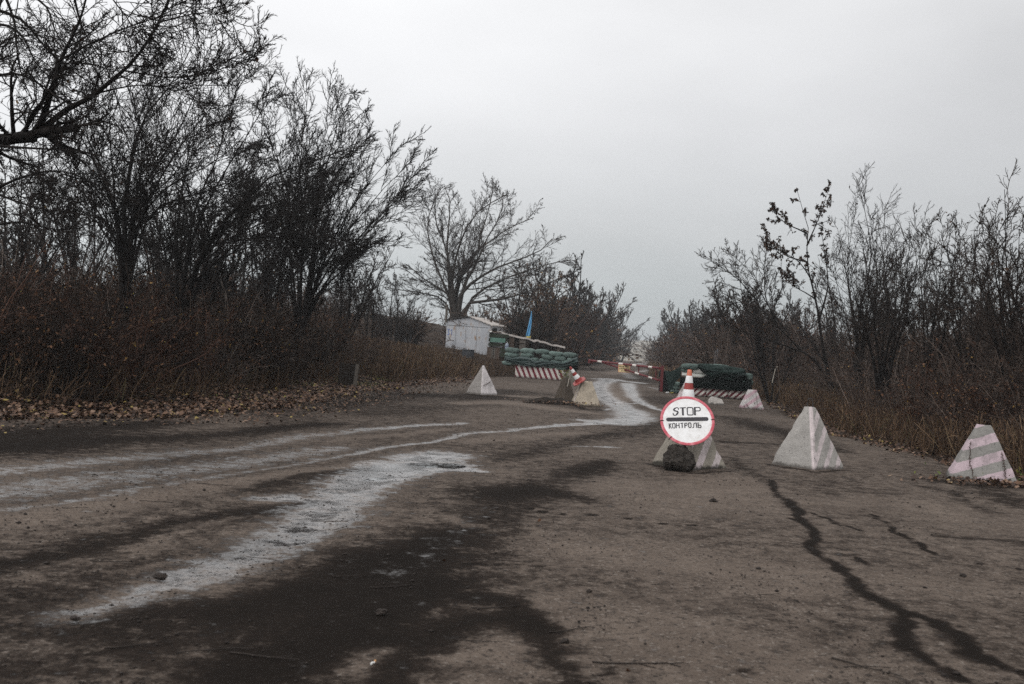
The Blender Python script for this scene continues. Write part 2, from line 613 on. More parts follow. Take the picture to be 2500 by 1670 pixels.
def fbm2(x, y, seed=0, octs=4):
    """smooth value noise, vectorised"""
    x = np.asarray(x, float)
    y = np.asarray(y, float)
    tot = np.zeros(np.broadcast(x, y).shape)
    amp, fr = .5, 1.0

    def h(i, j, o):
        n = (i * 374761393 + j * 668265263 + (seed + o * 17) * 1442695041) & 0xffffffff
        n = ((n ^ (n >> 13)) * 1274126177) & 0xffffffff
        return ((n ^ (n >> 16)) & 0xffff) / 65535.0
    for o in range(octs):
        xi, yi = np.floor(x * fr).astype(np.int64), np.floor(y * fr).astype(np.int64)
        fx, fy = x * fr - xi, y * fr - yi
        fx, fy = fx * fx * (3 - 2 * fx), fy * fy * (3 - 2 * fy)
        a = h(xi, yi, o) * (1 - fx) + h(xi + 1, yi, o) * fx
        b = h(xi, yi + 1, o) * (1 - fx) + h(xi + 1, yi + 1, o) * fx
        tot += amp * (a * (1 - fy) + b * fy)
        amp *= .5
        fr *= 2.03
    return tot


def terrain(x, y):
    x = np.asarray(x, float)
    y = np.asarray(y, float)
    wob = (fbm2(x * .5 + 40, y * .5, 3, 3) - .45) * .9
    dl = edge(RL, y) - x + wob
    dr = x - edge(RR, y) + wob
    z = np.full(np.broadcast(x, y).shape, -.05)
    z = z + .075 * sstep(-.35, .25, np.maximum(dl, dr))
    z = z + .85 * sstep(.3, 6.5, dl) + .35 * sstep(6, 16, dl)
    z = z + .40 * sstep(.6, 3.2, dl) * sstep(46, 54, y) * sstep(100, 66, y)      # mound under the shed
    z = z + 2.6 * sstep(6, 18, dl) * sstep(66, 92, y) * sstep(150, 110, y)       # bank behind it
    z = z + .40 * sstep(.3, 5, dr)
    out = sstep(.2, 1.5, np.maximum(dl, dr))
    z = z + out * (fbm2(x * .8, y * .8, 11, 4) - .45) * .28
    z = z - 7.0 * sstep(268, 330, y)
    return z


def gz(x, y):
    return float(terrain(np.array([x]), np.array([y]))[0])


def build_ground():
    xs = np.concatenate([np.linspace(-420, -42, 26), np.linspace(-40, -14, 40), np.linspace(-13.6, 13.6, 110), np.linspace(14, 44, 60), np.linspace(46, 520, 30)])
    ys = np.concatenate([np.linspace(-60, -2, 14), np.linspace(0, 70, 200), 70 * np.exp(np.linspace(.01, math.log(1500 / 70), 90))])
    X, Y = np.meshgrid(xs, ys)
    Z = terrain(X, Y)
    nx, ny = len(xs), len(ys)
    idx = np.arange(nx * ny).reshape(ny, nx)
    F = np.stack([idx[:-1, :-1], idx[:-1, 1:], idx[1:, 1:], idx[1:, :-1]], -1).reshape(-1, 4)
    me = mesh_np('ground', np.stack([X, Y, Z], -1).reshape(-1, 3), F)
    t = NT('verge_soil')
    v = t.coord()
    a = t.noise(v, .7, 7, .65)
    b = t.noise(v, 9, 6, .7)
    c = t.mix(t.ramp(a, .35, .65), (.012, .008, .006), (.036, .023, .015))
    c = t.mix(t.ramp(b, .45, .75), c, (.085, .057, .038))
    t.set(c, .95, t.bump(b, .8, .08), .1)
    tag(link('ground', me, t.mat), kind='structure')


build_ground()


def build_hill():
    xs = np.linspace(-260, 520, 90)
    ys = np.linspace(300, 1350, 90)
    X, Y = np.meshgrid(xs, ys)
    Z = -7.5 + 23.5 * sstep(320, 960, Y) + (fbm2(X * .008, Y * .008, 5, 3) - .45) * 3.0 * sstep(380, 700, Y) - .006 * np.abs(X - 110) * sstep(400, 900, Y)
    idx = np.arange(X.size).reshape(X.shape)
    F = np.stack([idx[:-1, :-1], idx[:-1, 1:], idx[1:, 1:], idx[1:, :-1]], -1).reshape(-1, 4)
    me = mesh_np('hill', np.stack([X, Y, Z], -1).reshape(-1, 3), F)
    t = NT('stubble_field')
    v = t.coord()
    a = t.noise(v, .02, 5, .6)
    w = t.n('ShaderNodeTexWave')
    w.inputs['Scale'].default_value = .035
    w.inputs['Distortion'].default_value = 2.5
    w.inputs['Detail'].default_value = 2
    t.l(t.coord('Object', (1, .12, 1)), w.inputs['Vector'])
    c = t.mix(a, (.20, .175, .14), (.30, .27, .22))
    c = t.mix(t.ramp(w.outputs['Fac'], .86, .97), c, (.10, .09, .075))
    t.set(c, .95, None, .1)
    tag(link('hill', me, t.mat), kind='structure')


build_hill()


def seg_field(X, Y, pts, widths):
    """0..1 closeness of each point to a polyline of given half-widths"""
    best = np.zeros(X.shape)
    for i in range(len(pts) - 1):
        a, b = pts[i], pts[i + 1]
        d = (b[0] - a[0], b[1] - a[1])
        L2 = d[0] ** 2 + d[1] ** 2 + 1e-9
        t = np.clip(((X - a[0]) * d[0] + (Y - a[1]) * d[1]) / L2, 0, 1)
        w = widths[i] * (1 - t) + widths[i + 1] * t
        dist = np.hypot(X - a[0] - t * d[0], Y - a[1] - t * d[1])
        np.maximum(best, np.exp(-(dist / w) ** 2), out=best)
    return best


def path(pxs, w):
    pts = [gnd(*p)[:2] for p in pxs]
    ws = list(w) if isinstance(w, (list, tuple)) else [w] * len(pts)
    return pts, ws


WET = [  # wheel tracks that hold water: places, half-width in metres, strength
    ([(1180, 1150), (1120, 1141), (1060, 1132), (990, 1140), (920, 1162), (860, 1195)], [.10, .26, .50, .55, .42, .26], 1.65),
    ([(900, 1175), (830, 1215), (760, 1270), (690, 1322)], [.40, .40, .36, .30], 1.15),
    ([(720, 1300), (600, 1362), (500, 1408), (420, 1440)], [.34, .32, .30, .26], .92),
    ([(450, 1428), (330, 1465), (180, 1510)], [.30, .28, .24], .68),
    ([(1085, 1108), (1030, 1120)], [.42, .5], 1.5),
    ([(900, 1190), (800, 1182)], [.2, .2], .8),
    ([(770, 1221), (660, 1215)], [.18, .22], 1.1),
    ([(1540, 1029), (1440, 1034), (1320, 1042)], [.42, .26, .18], 1.25),
    ([(1330, 1041), (1150, 1062), (1000, 1085), (850, 1110)], [.18, .13, .10, .10], .85),
    ([(870, 1107), (700, 1138), (520, 1170), (330, 1203), (150, 1228), (-60, 1250)], [.10, .10, .12, .12, .12, .12], .60),
    ([(1130, 1033), (1000, 1043), (880, 1050)], [.2, .24, .2], .85),
    ([(900, 1050), (740, 1068), (560, 1095), (300, 1120), (0, 1150)], [.25, .28, .28, .35, .4], .66),
    ([(820, 1095), (600, 1125), (350, 1160), (0, 1200)], [.35, .5, .6, .7], .66),
    ([(1440, 1028), (1500, 1034), (1548, 1022), (1538, 1004), (1508, 989), (1480, 973), (1460, 953), (1462, 938), (1488, 928)], [.40, .55, .55, .5, .42, .42, .48, .55, .6], 1.25),
    ([(1455, 926), (1485, 924), (1520, 930), (1552, 934), (1572, 936)], [.5, .55, .4, .65, .4], 1.25),
    ([(1532, 936), (1538, 952), (1547, 968), (1562, 983), (1592, 995), (1630, 1007)], [.45, .36, .28, .22, .15, .12], 1.2),
    ([(1482, 1002), (1520, 990), (1552, 984)], [.12, .14, .12], .9),
    ([(1390, 1090), (1490, 1094)], [.10, .16], .85),
    ([(1240, 995), (1160, 1003)], [.25, .25], .0),
    ([(1545, 925), (1520, 908), (1530, 898)], [.7, .5, .4], .6),
    ([(1556, 889), (1585, 886)], [1.6, 1.6], .9),
    ([(1560, 908), (1590, 903)], [.6, .6], .7),
    ([(1585, 945), (1612, 952)], [.3, .3], .55),
    ([(1180, 1245), (1080, 1330), (960, 1390)], [.12, .2, .2], .3),
    ([(1800, 1105), (1730, 1100)], [.15, .15], .1),
]
DEEP = [([(1035, 1133), (1092, 1134)], [.28, .32]), ([(1065, 1150), (1120, 1152)], [.07, .08]), ([(900, 1172), (930, 1168)], [.10, .10])]
MUD_AND_SHADE = [
    ([(1480, 1128), (1380, 1165), (1290, 1200), (1220, 1245), (1130, 1310), (1030, 1380), (920, 1460), (780, 1550), (640, 1650)], [.22, .4, .45, .42, .4, .36, .34, .34, .34], 1.15),
    ([(1430, 1225), (1300, 1195), (1180, 1205)], [.2, .4, .35], .9),
    ([(1150, 1470), (1240, 1480), (1310, 1535), (1370, 1600), (1420, 1690)], [.1, .12, .11, .09, .08], 1.1),
    ([(1330, 1540), (1180, 1520), (1070, 1570), (980, 1630), (950, 1690)], [.1, .13, .16, .17, .17], 1.0),
    ([(1100, 1430), (980, 1470), (900, 1540)], [.2, .25, .25], .9),
    ([(900, 1370), (700, 1460), (450, 1550), (200, 1610), (-50, 1650)], [.3, .3, .35, .35, .35], .9),
    ([(760, 1225), (600, 1255), (430, 1290), (250, 1325), (100, 1365), (-60, 1400)], [.12, .2, .24, .22, .2, .2], 1.1),
    ([(900, 1145), (760, 1165), (640, 1200)], [.2, .2, .2], .7),
    ([(700, 1310), (500, 1365), (250, 1425), (-50, 1480)], [.2, .28, .3, .3], .75),
    ([(800, 1035), (560, 1062), (300, 1075), (0, 1100)], [.3, .4, .6, .8], 1.0),
    ([(400, 1035), (100, 1060), (-100, 1080)], [.5, .8, 1.0], 1.1),
    ([(640, 1010), (850, 985), (1040, 965)], [1.0, 1.0, 1.2], .65),
    ([(1330, 965), (1240, 955), (1120, 990), (900, 1010)], [1.2, 1.2, .7, .7], .55),
    ([(-60, 1540), (250, 1530), (520, 1500), (760, 1440)], [.22, .24, .2, .15], .8),
    ([(560, 1660), (760, 1600), (930, 1560)], [.2, .16, .12], .7),
    ([(1060, 1300), (1000, 1345), (930, 1400)], [.2, .2, .16], .7),
    ([(1585, 1134), (1640, 1150), (1690, 1158), (1780, 1152)], [.06, .08, .10, .06], 1.1),  # from here to the stub: contact shade painted round the feet
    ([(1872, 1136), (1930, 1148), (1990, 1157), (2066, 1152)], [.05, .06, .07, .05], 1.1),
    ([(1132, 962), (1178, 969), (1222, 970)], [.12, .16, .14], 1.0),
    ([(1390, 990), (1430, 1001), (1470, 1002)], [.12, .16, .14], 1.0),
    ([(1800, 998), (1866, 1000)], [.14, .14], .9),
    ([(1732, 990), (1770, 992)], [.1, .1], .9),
    ([(1480, 1058), (1380, 1085), (1230, 1120)], [.2, .3, .2], .6),
    ([(1640, 1020), (1560, 1050), (1480, 1075)], [.4, .5, .3], .6),
    ([(1780, 1020), (1850, 1040), (1960, 1075), (2060, 1105)], [.7, .6, .4, .25], .85),
    ([(1760, 1080), (1880, 1085)], [.2, .15], .8),
    ([(1780, 1120), (1850, 1165), (1890, 1190)], [.12, .12, .1], .6),
    ([(1700, 1010), (1640, 985), (1600, 970)], [.5, .7, .8], .5),
    ([(1560, 915), (1590, 940)], [1.2, 1.0], .6),
    ([(1440, 905), (1500, 900)], [1.5, 1.5], .5),
    ([(2250, 1190), (2330, 1205), (2420, 1255)], [.1, .14, .1], .8),
    ([(2260, 1310), (2350, 1315), (2500, 1325)], [.05, .1, .12], .9),
    ([(2280, 1175), (2400, 1190), (2500, 1240)], [.25, .3, .3], .9),
]
CRACK = [
    # the long crack and its branches
    ([(1880, 1175), (1905, 1212), (1945, 1245), (1965, 1290), (1985, 1340), (2030, 1375), (2075, 1415), (2140, 1465), (2190, 1490), (2310, 1530), (2345, 1590), (2420, 1630), (2520, 1655)], [.05, .08, .10, .11, .10, .09, .10, .11, .13, .10, .09, .07, .06], 1.6),
    ([(2180, 1500), (2215, 1560), (2270, 1620), (2340, 1680)], [.12, .08, .07, .06], 1.5),
    ([(1830, 1258), (1900, 1265), (1960, 1275)], [.02, .05, .06], 1.2),
    ([(1945, 1245), (2020, 1270), (2100, 1305)], [.06, .05, .02], 1.2),
    ([(2138, 1262), (2165, 1290), (2205, 1312), (2250, 1345), (2300, 1368), (2380, 1380), (2500, 1396)], [.02, .025, .05, .03, .025, .018, .015], 1.5),
    ([(2080, 1360), (2130, 1380)], [.03, .05], 1.2),
    ([(1800, 1640), (1870, 1650)], [.06, .07], 1.1),
    ([(1440, 1650), (1500, 1640)], [.04, .05], 1.1),
    ([(1260, 1240), (1400, 1258), (1560, 1275), (1720, 1292)], [.018, .016, .014, .012], 1.3),
    ([(1130, 1380), (1260, 1390), (1340, 1388)], [.03, .035, .02], 1.0),
    ([(1490, 1205), (1570, 1212)], [.03, .04], .8),
    ([(1430, 1232), (1500, 1242)], [.05, .03], .7),
]
DRY = [
    ([(-60, 1275), (150, 1255), (330, 1225), (520, 1190), (700, 1160), (900, 1130)], [.28, .26, .22, .16, .12, .1], 1.4),
    ([(1150, 1080), (1300, 1068), (1420, 1058)], [.25, .3, .25], .9),
    ([(850, 1072), (980, 1062), (1100, 1050)], [.15, .2, .15], .8),
    ([(1520, 1190), (1680, 1230), (1800, 1180)], [.8, .9, .6], 1.0),
    ([(1420, 1340), (1650, 1380), (1850, 1400)], [.45, .7, .6], 1.0),
    ([(1400, 1480), (1600, 1560), (1750, 1640)], [.3, .45, .4], .9),
    ([(2050, 1230), (2200, 1230), (2350, 1280)], [.5, .5, .4], .8),
    ([(2150, 1400), (2350, 1450)], [.35, .35], .6),
    ([(1120, 986), (1230, 982), (1340, 998), (1440, 1011)], [.3, .6, .45, .25], 2.2),
    ([(1250, 968), (1330, 972)], [.5, .3], 1.6),
    ([(1495, 960), (1520, 968), (1510, 985)], [.4, .45, .2], 1.6),
    ([(1180, 1285), (1120, 1275), (1090, 1265)], [.1, .14, .1], 1.0),
    ([(1090, 1340), (1160, 1345)], [.06, .08], .8),
    ([(1470, 935), (1530, 965), (1500, 955)], [.5, .5, .4], .9),
    ([(1490, 915), (1515, 905)], [.6, .8], .8),
    ([(1140, 1630), (1220, 1590), (1250, 1650)], [.06, .08, .1], 1.0),
    ([(880, 1640), (930, 1600)], [.07, .1], 1.0),
    ([(400, 1300), (560, 1270), (300, 1345)], [.05, .06, .05], .9),
    ([(330, 1405), (480, 1360)], [.05, .06], .8),
]


def build_road():
    ys = np.concatenate([np.linspace(-5, 2.1, 10), 2.3 * np.exp(np.linspace(0, math.log(268 / 2.3), 560))])
    s = np.linspace(0, 1, 330)
    Yg = np.repeat(ys[:, None], len(s), 1)
    wl = (fbm2(ys * .9, ys * 0 + 3, 21, 3) - .45) * .8
    wr = (fbm2(ys * .9, ys * 0 + 9, 22, 3) - .45) * .8
    xl, xr = edge(RL, ys) + wl, edge(RR, ys) + wr
    Xg = xl[:, None] * (1 - s) + xr[:, None] * s
    mud = (fbm2(Xg * .55, Yg * .35, 31, 4) - .5) * .9 + .02
    wet = np.zeros(Xg.shape)
    deep = np.zeros(Xg.shape)
    # the paths wander a little, as tyres did
    Xw = Xg + (fbm2(Xg * 1.7, Yg * 1.7, 41, 4) - .47) * .24
    Yw = Yg + (fbm2(Xg * 1.7 + 50, Yg * 1.7, 43, 4) - .47) * .5
    for pxs, w, k in MUD_AND_SHADE:
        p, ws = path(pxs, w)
        mud += k * .8 * seg_field(Xw, Yw, p, ws)  # carries the painted contact shade along with the mud
    Xc = Xg + (fbm2(Xg * 3.5, Yg * 3.5, 45, 4) - .47) * .22
    Yc = Yg + (fbm2(Xg * 3.5 + 50, Yg * 3.5, 46, 4) - .47) * .40
    for pxs, w, k in CRACK:
        p, ws = path(pxs, w)
        mud += k * 1.15 * seg_field(Xc, Yc, p, [q * .42 + .006 for q in ws])
    for pxs, w, k in DRY:
        p, ws = path(pxs, w)
        mud -= k * .8 * seg_field(Xw, Yw, p, ws)
    for pxs, w, k in WET:
        p, ws = path(pxs, w)
        np.maximum(wet, k * seg_field(Xw, Yw, p, ws), out=wet)
    for pxs, w in DEEP:
        p, ws = path(pxs, w)
        np.maximum(deep, seg_field(Xg, Yg, p, ws), out=deep)
    Z = .012 + (fbm2(Xg * .6, Yg * .6, 51, 4) - .47) * .05 * sstep(2, 6, Yg) - .016 * wet
    Z = Z - .03 * sstep(.08, .0, np.minimum(s, 1 - s))[None, :] * 0
    nx, ny = len(s), len(ys)
    idx = np.arange(nx * ny).reshape(ny, nx)
    F = np.stack([idx[:-1, :-1], idx[:-1, 1:], idx[1:, 1:], idx[1:, :-1]], -1).reshape(-1, 4)
    me = mesh_np('road', np.stack([Xg, Yg, Z], -1).reshape(-1, 3), F)
    for nm, arr in (('mud', mud), ('wet', wet), ('deep', deep)):  # 'mud' also holds the painted contact shade
        at_ = me.attributes.new(nm, 'FLOAT', 'POINT')
        at_.data.foreach_set('value', np.ascontiguousarray(arr.ravel(), dtype=np.float32))
    t = NT('worn_asphalt')
    v = t.coord()
    big = t.noise(v, 1.6, 6, .62)
    mid = t.noise(v, 5.5, 8, .68)
    mid2 = t.noise(v, 17, 6, .7)
    fine = t.noise(v, 62, 4, .75)
    grit = t.noise(v, 23, 6, .78)
    m = t.math('ADD', t.attr('mud'), t.math('MULTIPLY_ADD', mid, 3.4, -1.7))  # mud and painted contact shade
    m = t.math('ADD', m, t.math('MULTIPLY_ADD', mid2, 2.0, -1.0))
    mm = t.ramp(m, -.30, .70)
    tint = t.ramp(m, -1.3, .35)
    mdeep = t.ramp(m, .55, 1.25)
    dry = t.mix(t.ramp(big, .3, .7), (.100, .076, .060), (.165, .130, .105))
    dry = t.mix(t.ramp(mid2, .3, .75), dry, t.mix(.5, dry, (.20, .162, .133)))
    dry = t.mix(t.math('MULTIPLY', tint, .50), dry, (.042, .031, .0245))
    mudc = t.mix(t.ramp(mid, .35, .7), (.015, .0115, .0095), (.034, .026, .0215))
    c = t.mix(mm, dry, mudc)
    c = t.mix(t.math('MULTIPLY', mdeep, .75), c, (.0105, .0085, .0072))
    # stones showing in the worn surface, and dark crumbs
    c = t.mix(t.math('MULTIPLY', t.ramp(fine, .56, .70), t.math('MULTIPLY_ADD', mm, -.46, .52)), c, (.17, .145, .125))
    c = t.mix(t.math('MULTIPLY', t.ramp(grit, .54, .62), .65), c, (.014, .0115, .010))
    c = t.mix(t.math('MULTIPLY', t.ramp(fine, .46, .32), .65), c, (.018, .0145, .0125))
    peb = t.noise(v, 15, 3, .6)
    peb2 = t.noise(v, 31, 2, .6)
    notm = t.math('SUBTRACT', 1.0, t.math('MULTIPLY', mm, .95))
    c = t.mix(t.math('MULTIPLY', t.math('MULTIPLY', t.ramp(peb2, .60, .68), .6), notm), c, (.23, .20, .175))
    c = t.mix(t.math('MULTIPLY', t.ramp(peb, .62, .70), .7), c, (.012, .010, .009))
    c = t.mix(t.math('MULTIPLY', t.ramp(peb2, .40, .33), .55), c, (.016, .013, .0115))
    wt = t.math('ADD', t.attr('wet'), t.math('MULTIPLY_ADD', mid, 2.7, -1.42))
    wt = t.math('ADD', wt, t.math('MULTIPLY_ADD', mid2, 1.1, -.56))
    wm = t.ramp(wt, .20, 1.15)
    wm = t.math('MULTIPLY', wm, t.math('SUBTRACT', 1.0, t.math('MULTIPLY', t.ramp(grit, .53, .62), .7)))
    dp = t.ramp(t.math('ADD', t.attr('deep'), t.math('MULTIPLY_ADD', mid, .35, -.17)), .5, .62)
    wetc = t.mix(1.0, c, (.55, .52, .52), 'MULTIPLY')
    c = t.mix(wm, c, wetc)
    c = t.mix(dp, c, (.02, .017, .015))
    r = t.math('MULTIPLY_ADD', mm, .04, .88)
    rx = t.n('ShaderNodeMix', data_type='FLOAT')
    t.l(wm, rx.inputs[0]); t.l(r, rx.inputs[2])
    t.l(t.ramp(t.noise(t.coord('Object', (1, 1, 1)), 3.1, 4, .6), .38, .60, .05, .30), rx.inputs[3])
    rx2 = t.n('ShaderNodeMix', data_type='FLOAT')
    t.l(dp, rx2.inputs[0]); t.l(rx.outputs[0], rx2.inputs[2])
    rx2.inputs[3].default_value = .03
    h = t.math('MULTIPLY_ADD', fine, .55, t.math('MULTIPLY', grit, .8))
    h = t.math('MULTIPLY_ADD', mid2, 1.2, h)
    flat = t.math('SUBTRACT', 1.0, t.math('MULTIPLY', wm, .93))
    flat = t.math('MULTIPLY', flat, t.math('SUBTRACT', 1.0, dp))
    b = t.n('ShaderNodeBump')
    b.inputs['Distance'].default_value = .02
    t.l(t.math('MULTIPLY', flat, .75), b.inputs['Strength'])
    t.l(h, b.inputs['Height'])
    sp = t.math('MULTIPLY_ADD', mm, -.13, .17)
    sp = t.math('MULTIPLY_ADD', wm, .45, sp)
    t.l(t.math('MULTIPLY_ADD', wm, 4.2, 1.45), t.p.inputs['IOR'])
    t.set(c, rx2.outputs[0], b.outputs[0], sp)
    tag(link('road', me, t.mat), kind='structure')


build_road()

# ------------------------------------------------------------------ concrete teeth
def tooth_mesh(name, d, h, top, seed, chip=.045, slant=0.0, n=22):
    """truncated pyramid, corners on the axes, worn edges"""
    rng = random.Random(seed)
    bm = bmesh.new()
    cs = [(0, -1), (1, 0), (0, 1), (-1, 0)]

    def P(c0, c1, u, v):
        bx, by = c0[0] * (1 - u) + c1[0] * u, c0[1] * (1 - u) + c1[1] * u
        r = d * (1 - v) + top * v
        z = h * v
        x, y = bx * r, by * r
        z += slant * x / max(top, .01) * v * top
        return Vector((x, y, z))
    for k in range(4):
        c0, c1 = cs[k], cs[(k + 1) % 4]
        g = [[bm.verts.new(P(c0, c1, i / n, j / n)) for i in range(n + 1)] for j in range(n + 1)]
        for j in range(n):
            for i in range(n):
                bm.faces.new((g[j][i], g[j][i + 1], g[j + 1][i + 1], g[j + 1][i]))
    m = 6
    c = [P(cs[k], cs[k], 0, 1) for k in range(4)]
    g = [[bm.verts.new((c[0] * (1 - i / m) + c[1] * (i / m)) * (1 - j / m) + (c[3] * (1 - i / m) + c[2] * (i / m)) * (j / m)) for i in range(m + 1)] for j in range(m + 1)]
    for j in range(m):
        for i in range(m):
            bm.faces.new((g[j][i], g[j][i + 1], g[j + 1][i + 1], g[j + 1][i]))
    bmesh.ops.remove_doubles(bm, verts=bm.verts, dist=.0008 + top * .004)
    bmesh.ops.recalc_face_normals(bm, faces=bm.faces)
    off = Vector((seed * 3.7, seed * 1.3, seed * 2.1))
    for v in bm.verts:
        p = v.co
        ax = min(abs(p.x), abs(p.y)) / max(.02, d * (1 - p.z / h) + top)
        e = max(0, 1 - ax * 9)                       # near an arris
        foot = max(0, 1 - p.z / .07)
        topk = max(0, 1 - (h - p.z) / .05)
        q = p * 9 + off
        nn = mnoise.noise(q) * .5 + mnoise.noise(q * 2.7) * .3
        k = .009 * nn + chip * max(0, mnoise.noise(p * 6.5 + off) - .05) * -1.1 * max(e, foot * .9, topk) - .005 * e
        v.co = p + Vector((p.x, p.y, .25 * d)).normalized() * k
        if foot > 0 and p.z < .01:
            v.co.z = -.03
    me = bpy.data.meshes.new(name)
    bm.to_mesh(me)
    bm.free()
    me.polygons.foreach_set('use_smooth', [True] * len(me.polygons))
    me.set_sharp_from_angle(angle=RAD(34))
    return me


def tooth(F, wl, wr, top_y, top, mat, label, seed, chip=.045, slant=0.0, name='dragon_tooth'):
    """F: foot of the front corner in the photograph, wl / wr: how far the foot runs left and right of it"""
    p = gnd(*F)
    s = p[1] / FPX
    cc, ss = (wl + wr) * s / 2, (wl - wr) * s / 2
    d = math.hypot(cc, ss)
    a = math.atan2(ss, cc) - math.atan2(p[0], p[1])
    c = Vector((p[0] - d * math.sin(a), p[1] + d * math.cos(a), 0))
    h = at(F[0], top_y, c.y)[2]
    o = empty(name, c, a, label, 'concrete tooth', 'concrete teeth across the road')
    b = link('concrete_body', tooth_mesh('concrete_body', d, h, top, seed, chip, slant), mat, o)
    return o, b, d, h


grey = (.37, .352, .33)
pink = (.61, .535, .535)
mA = tooth_mat('mossy_tooth_concrete', (.32, .29, .245), pink, (-.50, -.50, .70), 4.2, .35, .42, (.66, -.66, .3), wear=.35, dirt=.9, dirt_shade_col=(.02, .018, .014))
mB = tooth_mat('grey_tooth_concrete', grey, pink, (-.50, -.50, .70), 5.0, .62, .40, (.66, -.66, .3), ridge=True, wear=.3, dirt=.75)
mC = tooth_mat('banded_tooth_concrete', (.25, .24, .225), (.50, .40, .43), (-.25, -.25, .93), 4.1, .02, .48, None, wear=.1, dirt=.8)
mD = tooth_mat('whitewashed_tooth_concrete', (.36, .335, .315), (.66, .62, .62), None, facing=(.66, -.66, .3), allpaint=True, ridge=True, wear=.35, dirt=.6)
mE = tooth_mat('sandy_tooth_concrete', (.44, .38, .30), pink, (1, -.6, 0), 2.2, .2, .2, (-.66, -.66, .3), wear=.5, dirt=.8, dirt_shade_col=(.04, .03, .022))
mF = tooth_mat('dark_tooth_concrete', (.085, .068, .053), pink, None, dirt=.9, dirt_shade_col=(.02, .016, .012))
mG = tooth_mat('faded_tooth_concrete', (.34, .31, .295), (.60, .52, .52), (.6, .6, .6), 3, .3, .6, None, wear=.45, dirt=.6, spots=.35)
mH = tooth_mat('flaking_tooth_paint', (.56, .53, .52), (.52, .36, .40), (-.42, -.42, .80), 5.0, .1, .45, None, wear=.1, dirt=.5, spots=1.0)

tA, _, dA, hA = tooth((1689, 1151), 106, 88, 988, .075, mA, 'mossy concrete tooth that carries the round stop sign', 3, .03)
tB, bB, dB, hB = tooth((1989, 1152), 113, 74, 994, .085, mB, 'plain grey concrete tooth with a wire loop on top and one pink striped side', 5)
tC, bC, dC, hC = tooth((2313, 1172), 7, 160, 1032, .125, mC, 'dark concrete tooth with broad pink bands in weeds at the right verge', 8)
tD, bD, dD, hD = tooth((1176, 965), 42, 42, 892, .03, mD, 'whitewashed sharp pointed concrete tooth in front of the sandbag wall', 12, .05)
tE, _, dE, hE = tooth((1402, 992), 12, 66, 929, .19, mE, 'sandy blunt concrete tooth with a tilted cone lying on its top', 16, .05)
tF, _, dF, hF = tooth((1378, 983), 29, 30, 921, .10, mF, 'dark stained concrete tooth behind the sandy blunt one', 21, .06)
tG, _, dG, hG = tooth((1668, 981), 22, 34, 929, .05, mG, 'faded white concrete tooth half hidden behind the upright cone', 24, .05)
tH, bH, dH, hH = tooth((1812, 997), 9, 53, 950, .17, mH, 'flaking white and pink striped stump of a concrete tooth by the right wall', 29, .09)

# lifting loop on the grey tooth
m_ = MB()
m_.tube([(-.035, 0, hB - .05), (-.04, 0, hB + .06), (-.028, .005, hB + .105), (0, .005, hB + .122), (.026, .005, hB + .105), (.036, 0, hB + .06), (.03, 0, hB - .05)], .008, 8)
m_.build('lifting_loop', M['dark_steel'], tB, smooth=True)


def wire_on_tooth(t, d, h, top, fromuv, touv, name, label, twisted=True, seed=1):
    """old barbed wire that lies over one face of a tooth"""
    rng = random.Random(seed)
    pts = []
    for i in range(22):
        k = i / 21
        u = fromuv[0] + (touv[0] - fromuv[0]) * k + rng.uniform(-.012, .012)
        v = fromuv[1] + (touv[1] - fromuv[1]) * k
        r = d * (1 - v) + top * v
        side = fromuv[2]
        c0, c1 = ((0, -1), (1, 0)) if side == 0 else ((-1, 0), (0, -1))
        x, y = (c0[0] * (1 - u) + c1[0] * u) * r, (c0[1] * (1 - u) + c1[1] * u) * r
        nrm = Vector(((1, -1, .5) if side == 0 else (-1, -1, .5))).normalized()
        pts.append(t.matrix_world_local @ (Vector((x, y, h * v)) + nrm * .034))
    w = MB()
    w.tube(pts, .0045, 6)
    if twisted:
        for i in range(2, 20, 2):
            p = pts[i]
            for s_ in range(2):
                q = Vector((rng.uniform(-1, 1), rng.uniform(-.6, .2), rng.uniform(-1, 1))).normalized() * .024
                w.tube([p - q, p + q], .003, 5)
    o = w.build(name, M['wire'], None, smooth=True)
    tag(o, label, 'wire', 'barbed wire strands on the teeth')


class _T:
    def __init__(self, o):
        self.matrix_world_local = Matrix.Translation(o.location) @ Matrix.Rotation(o.rotation_euler.z, 4, 'Z')


wire_on_tooth(_T(tC), dC, hC, .125, (.08, .70, 0), (.36, .05, 0), 'barbed_wire', 'rusty barbed wire strand near the left edge of the banded tooth', seed=4)
wire_on_tooth(_T(tC), dC, hC, .125, (.92, .55, 0), (.80, .03, 0), 'barbed_wire', 'rusty barbed wire strand near the right edge of the banded tooth', seed=6)
wire_on_tooth(_T(tD), dD, hD, .03, (.02, .30, 0), (.80, .46, 0), 'barbed_wire', 'rusty barbed wire strand across the whitewashed tooth', seed=9)
wire_on_tooth(_T(tH), dH, hH, .17, (.75, .95, 0), (.70, .1, 0), 'barbed_wire', 'dark wire hanging down the flaking striped tooth', False, seed=10)


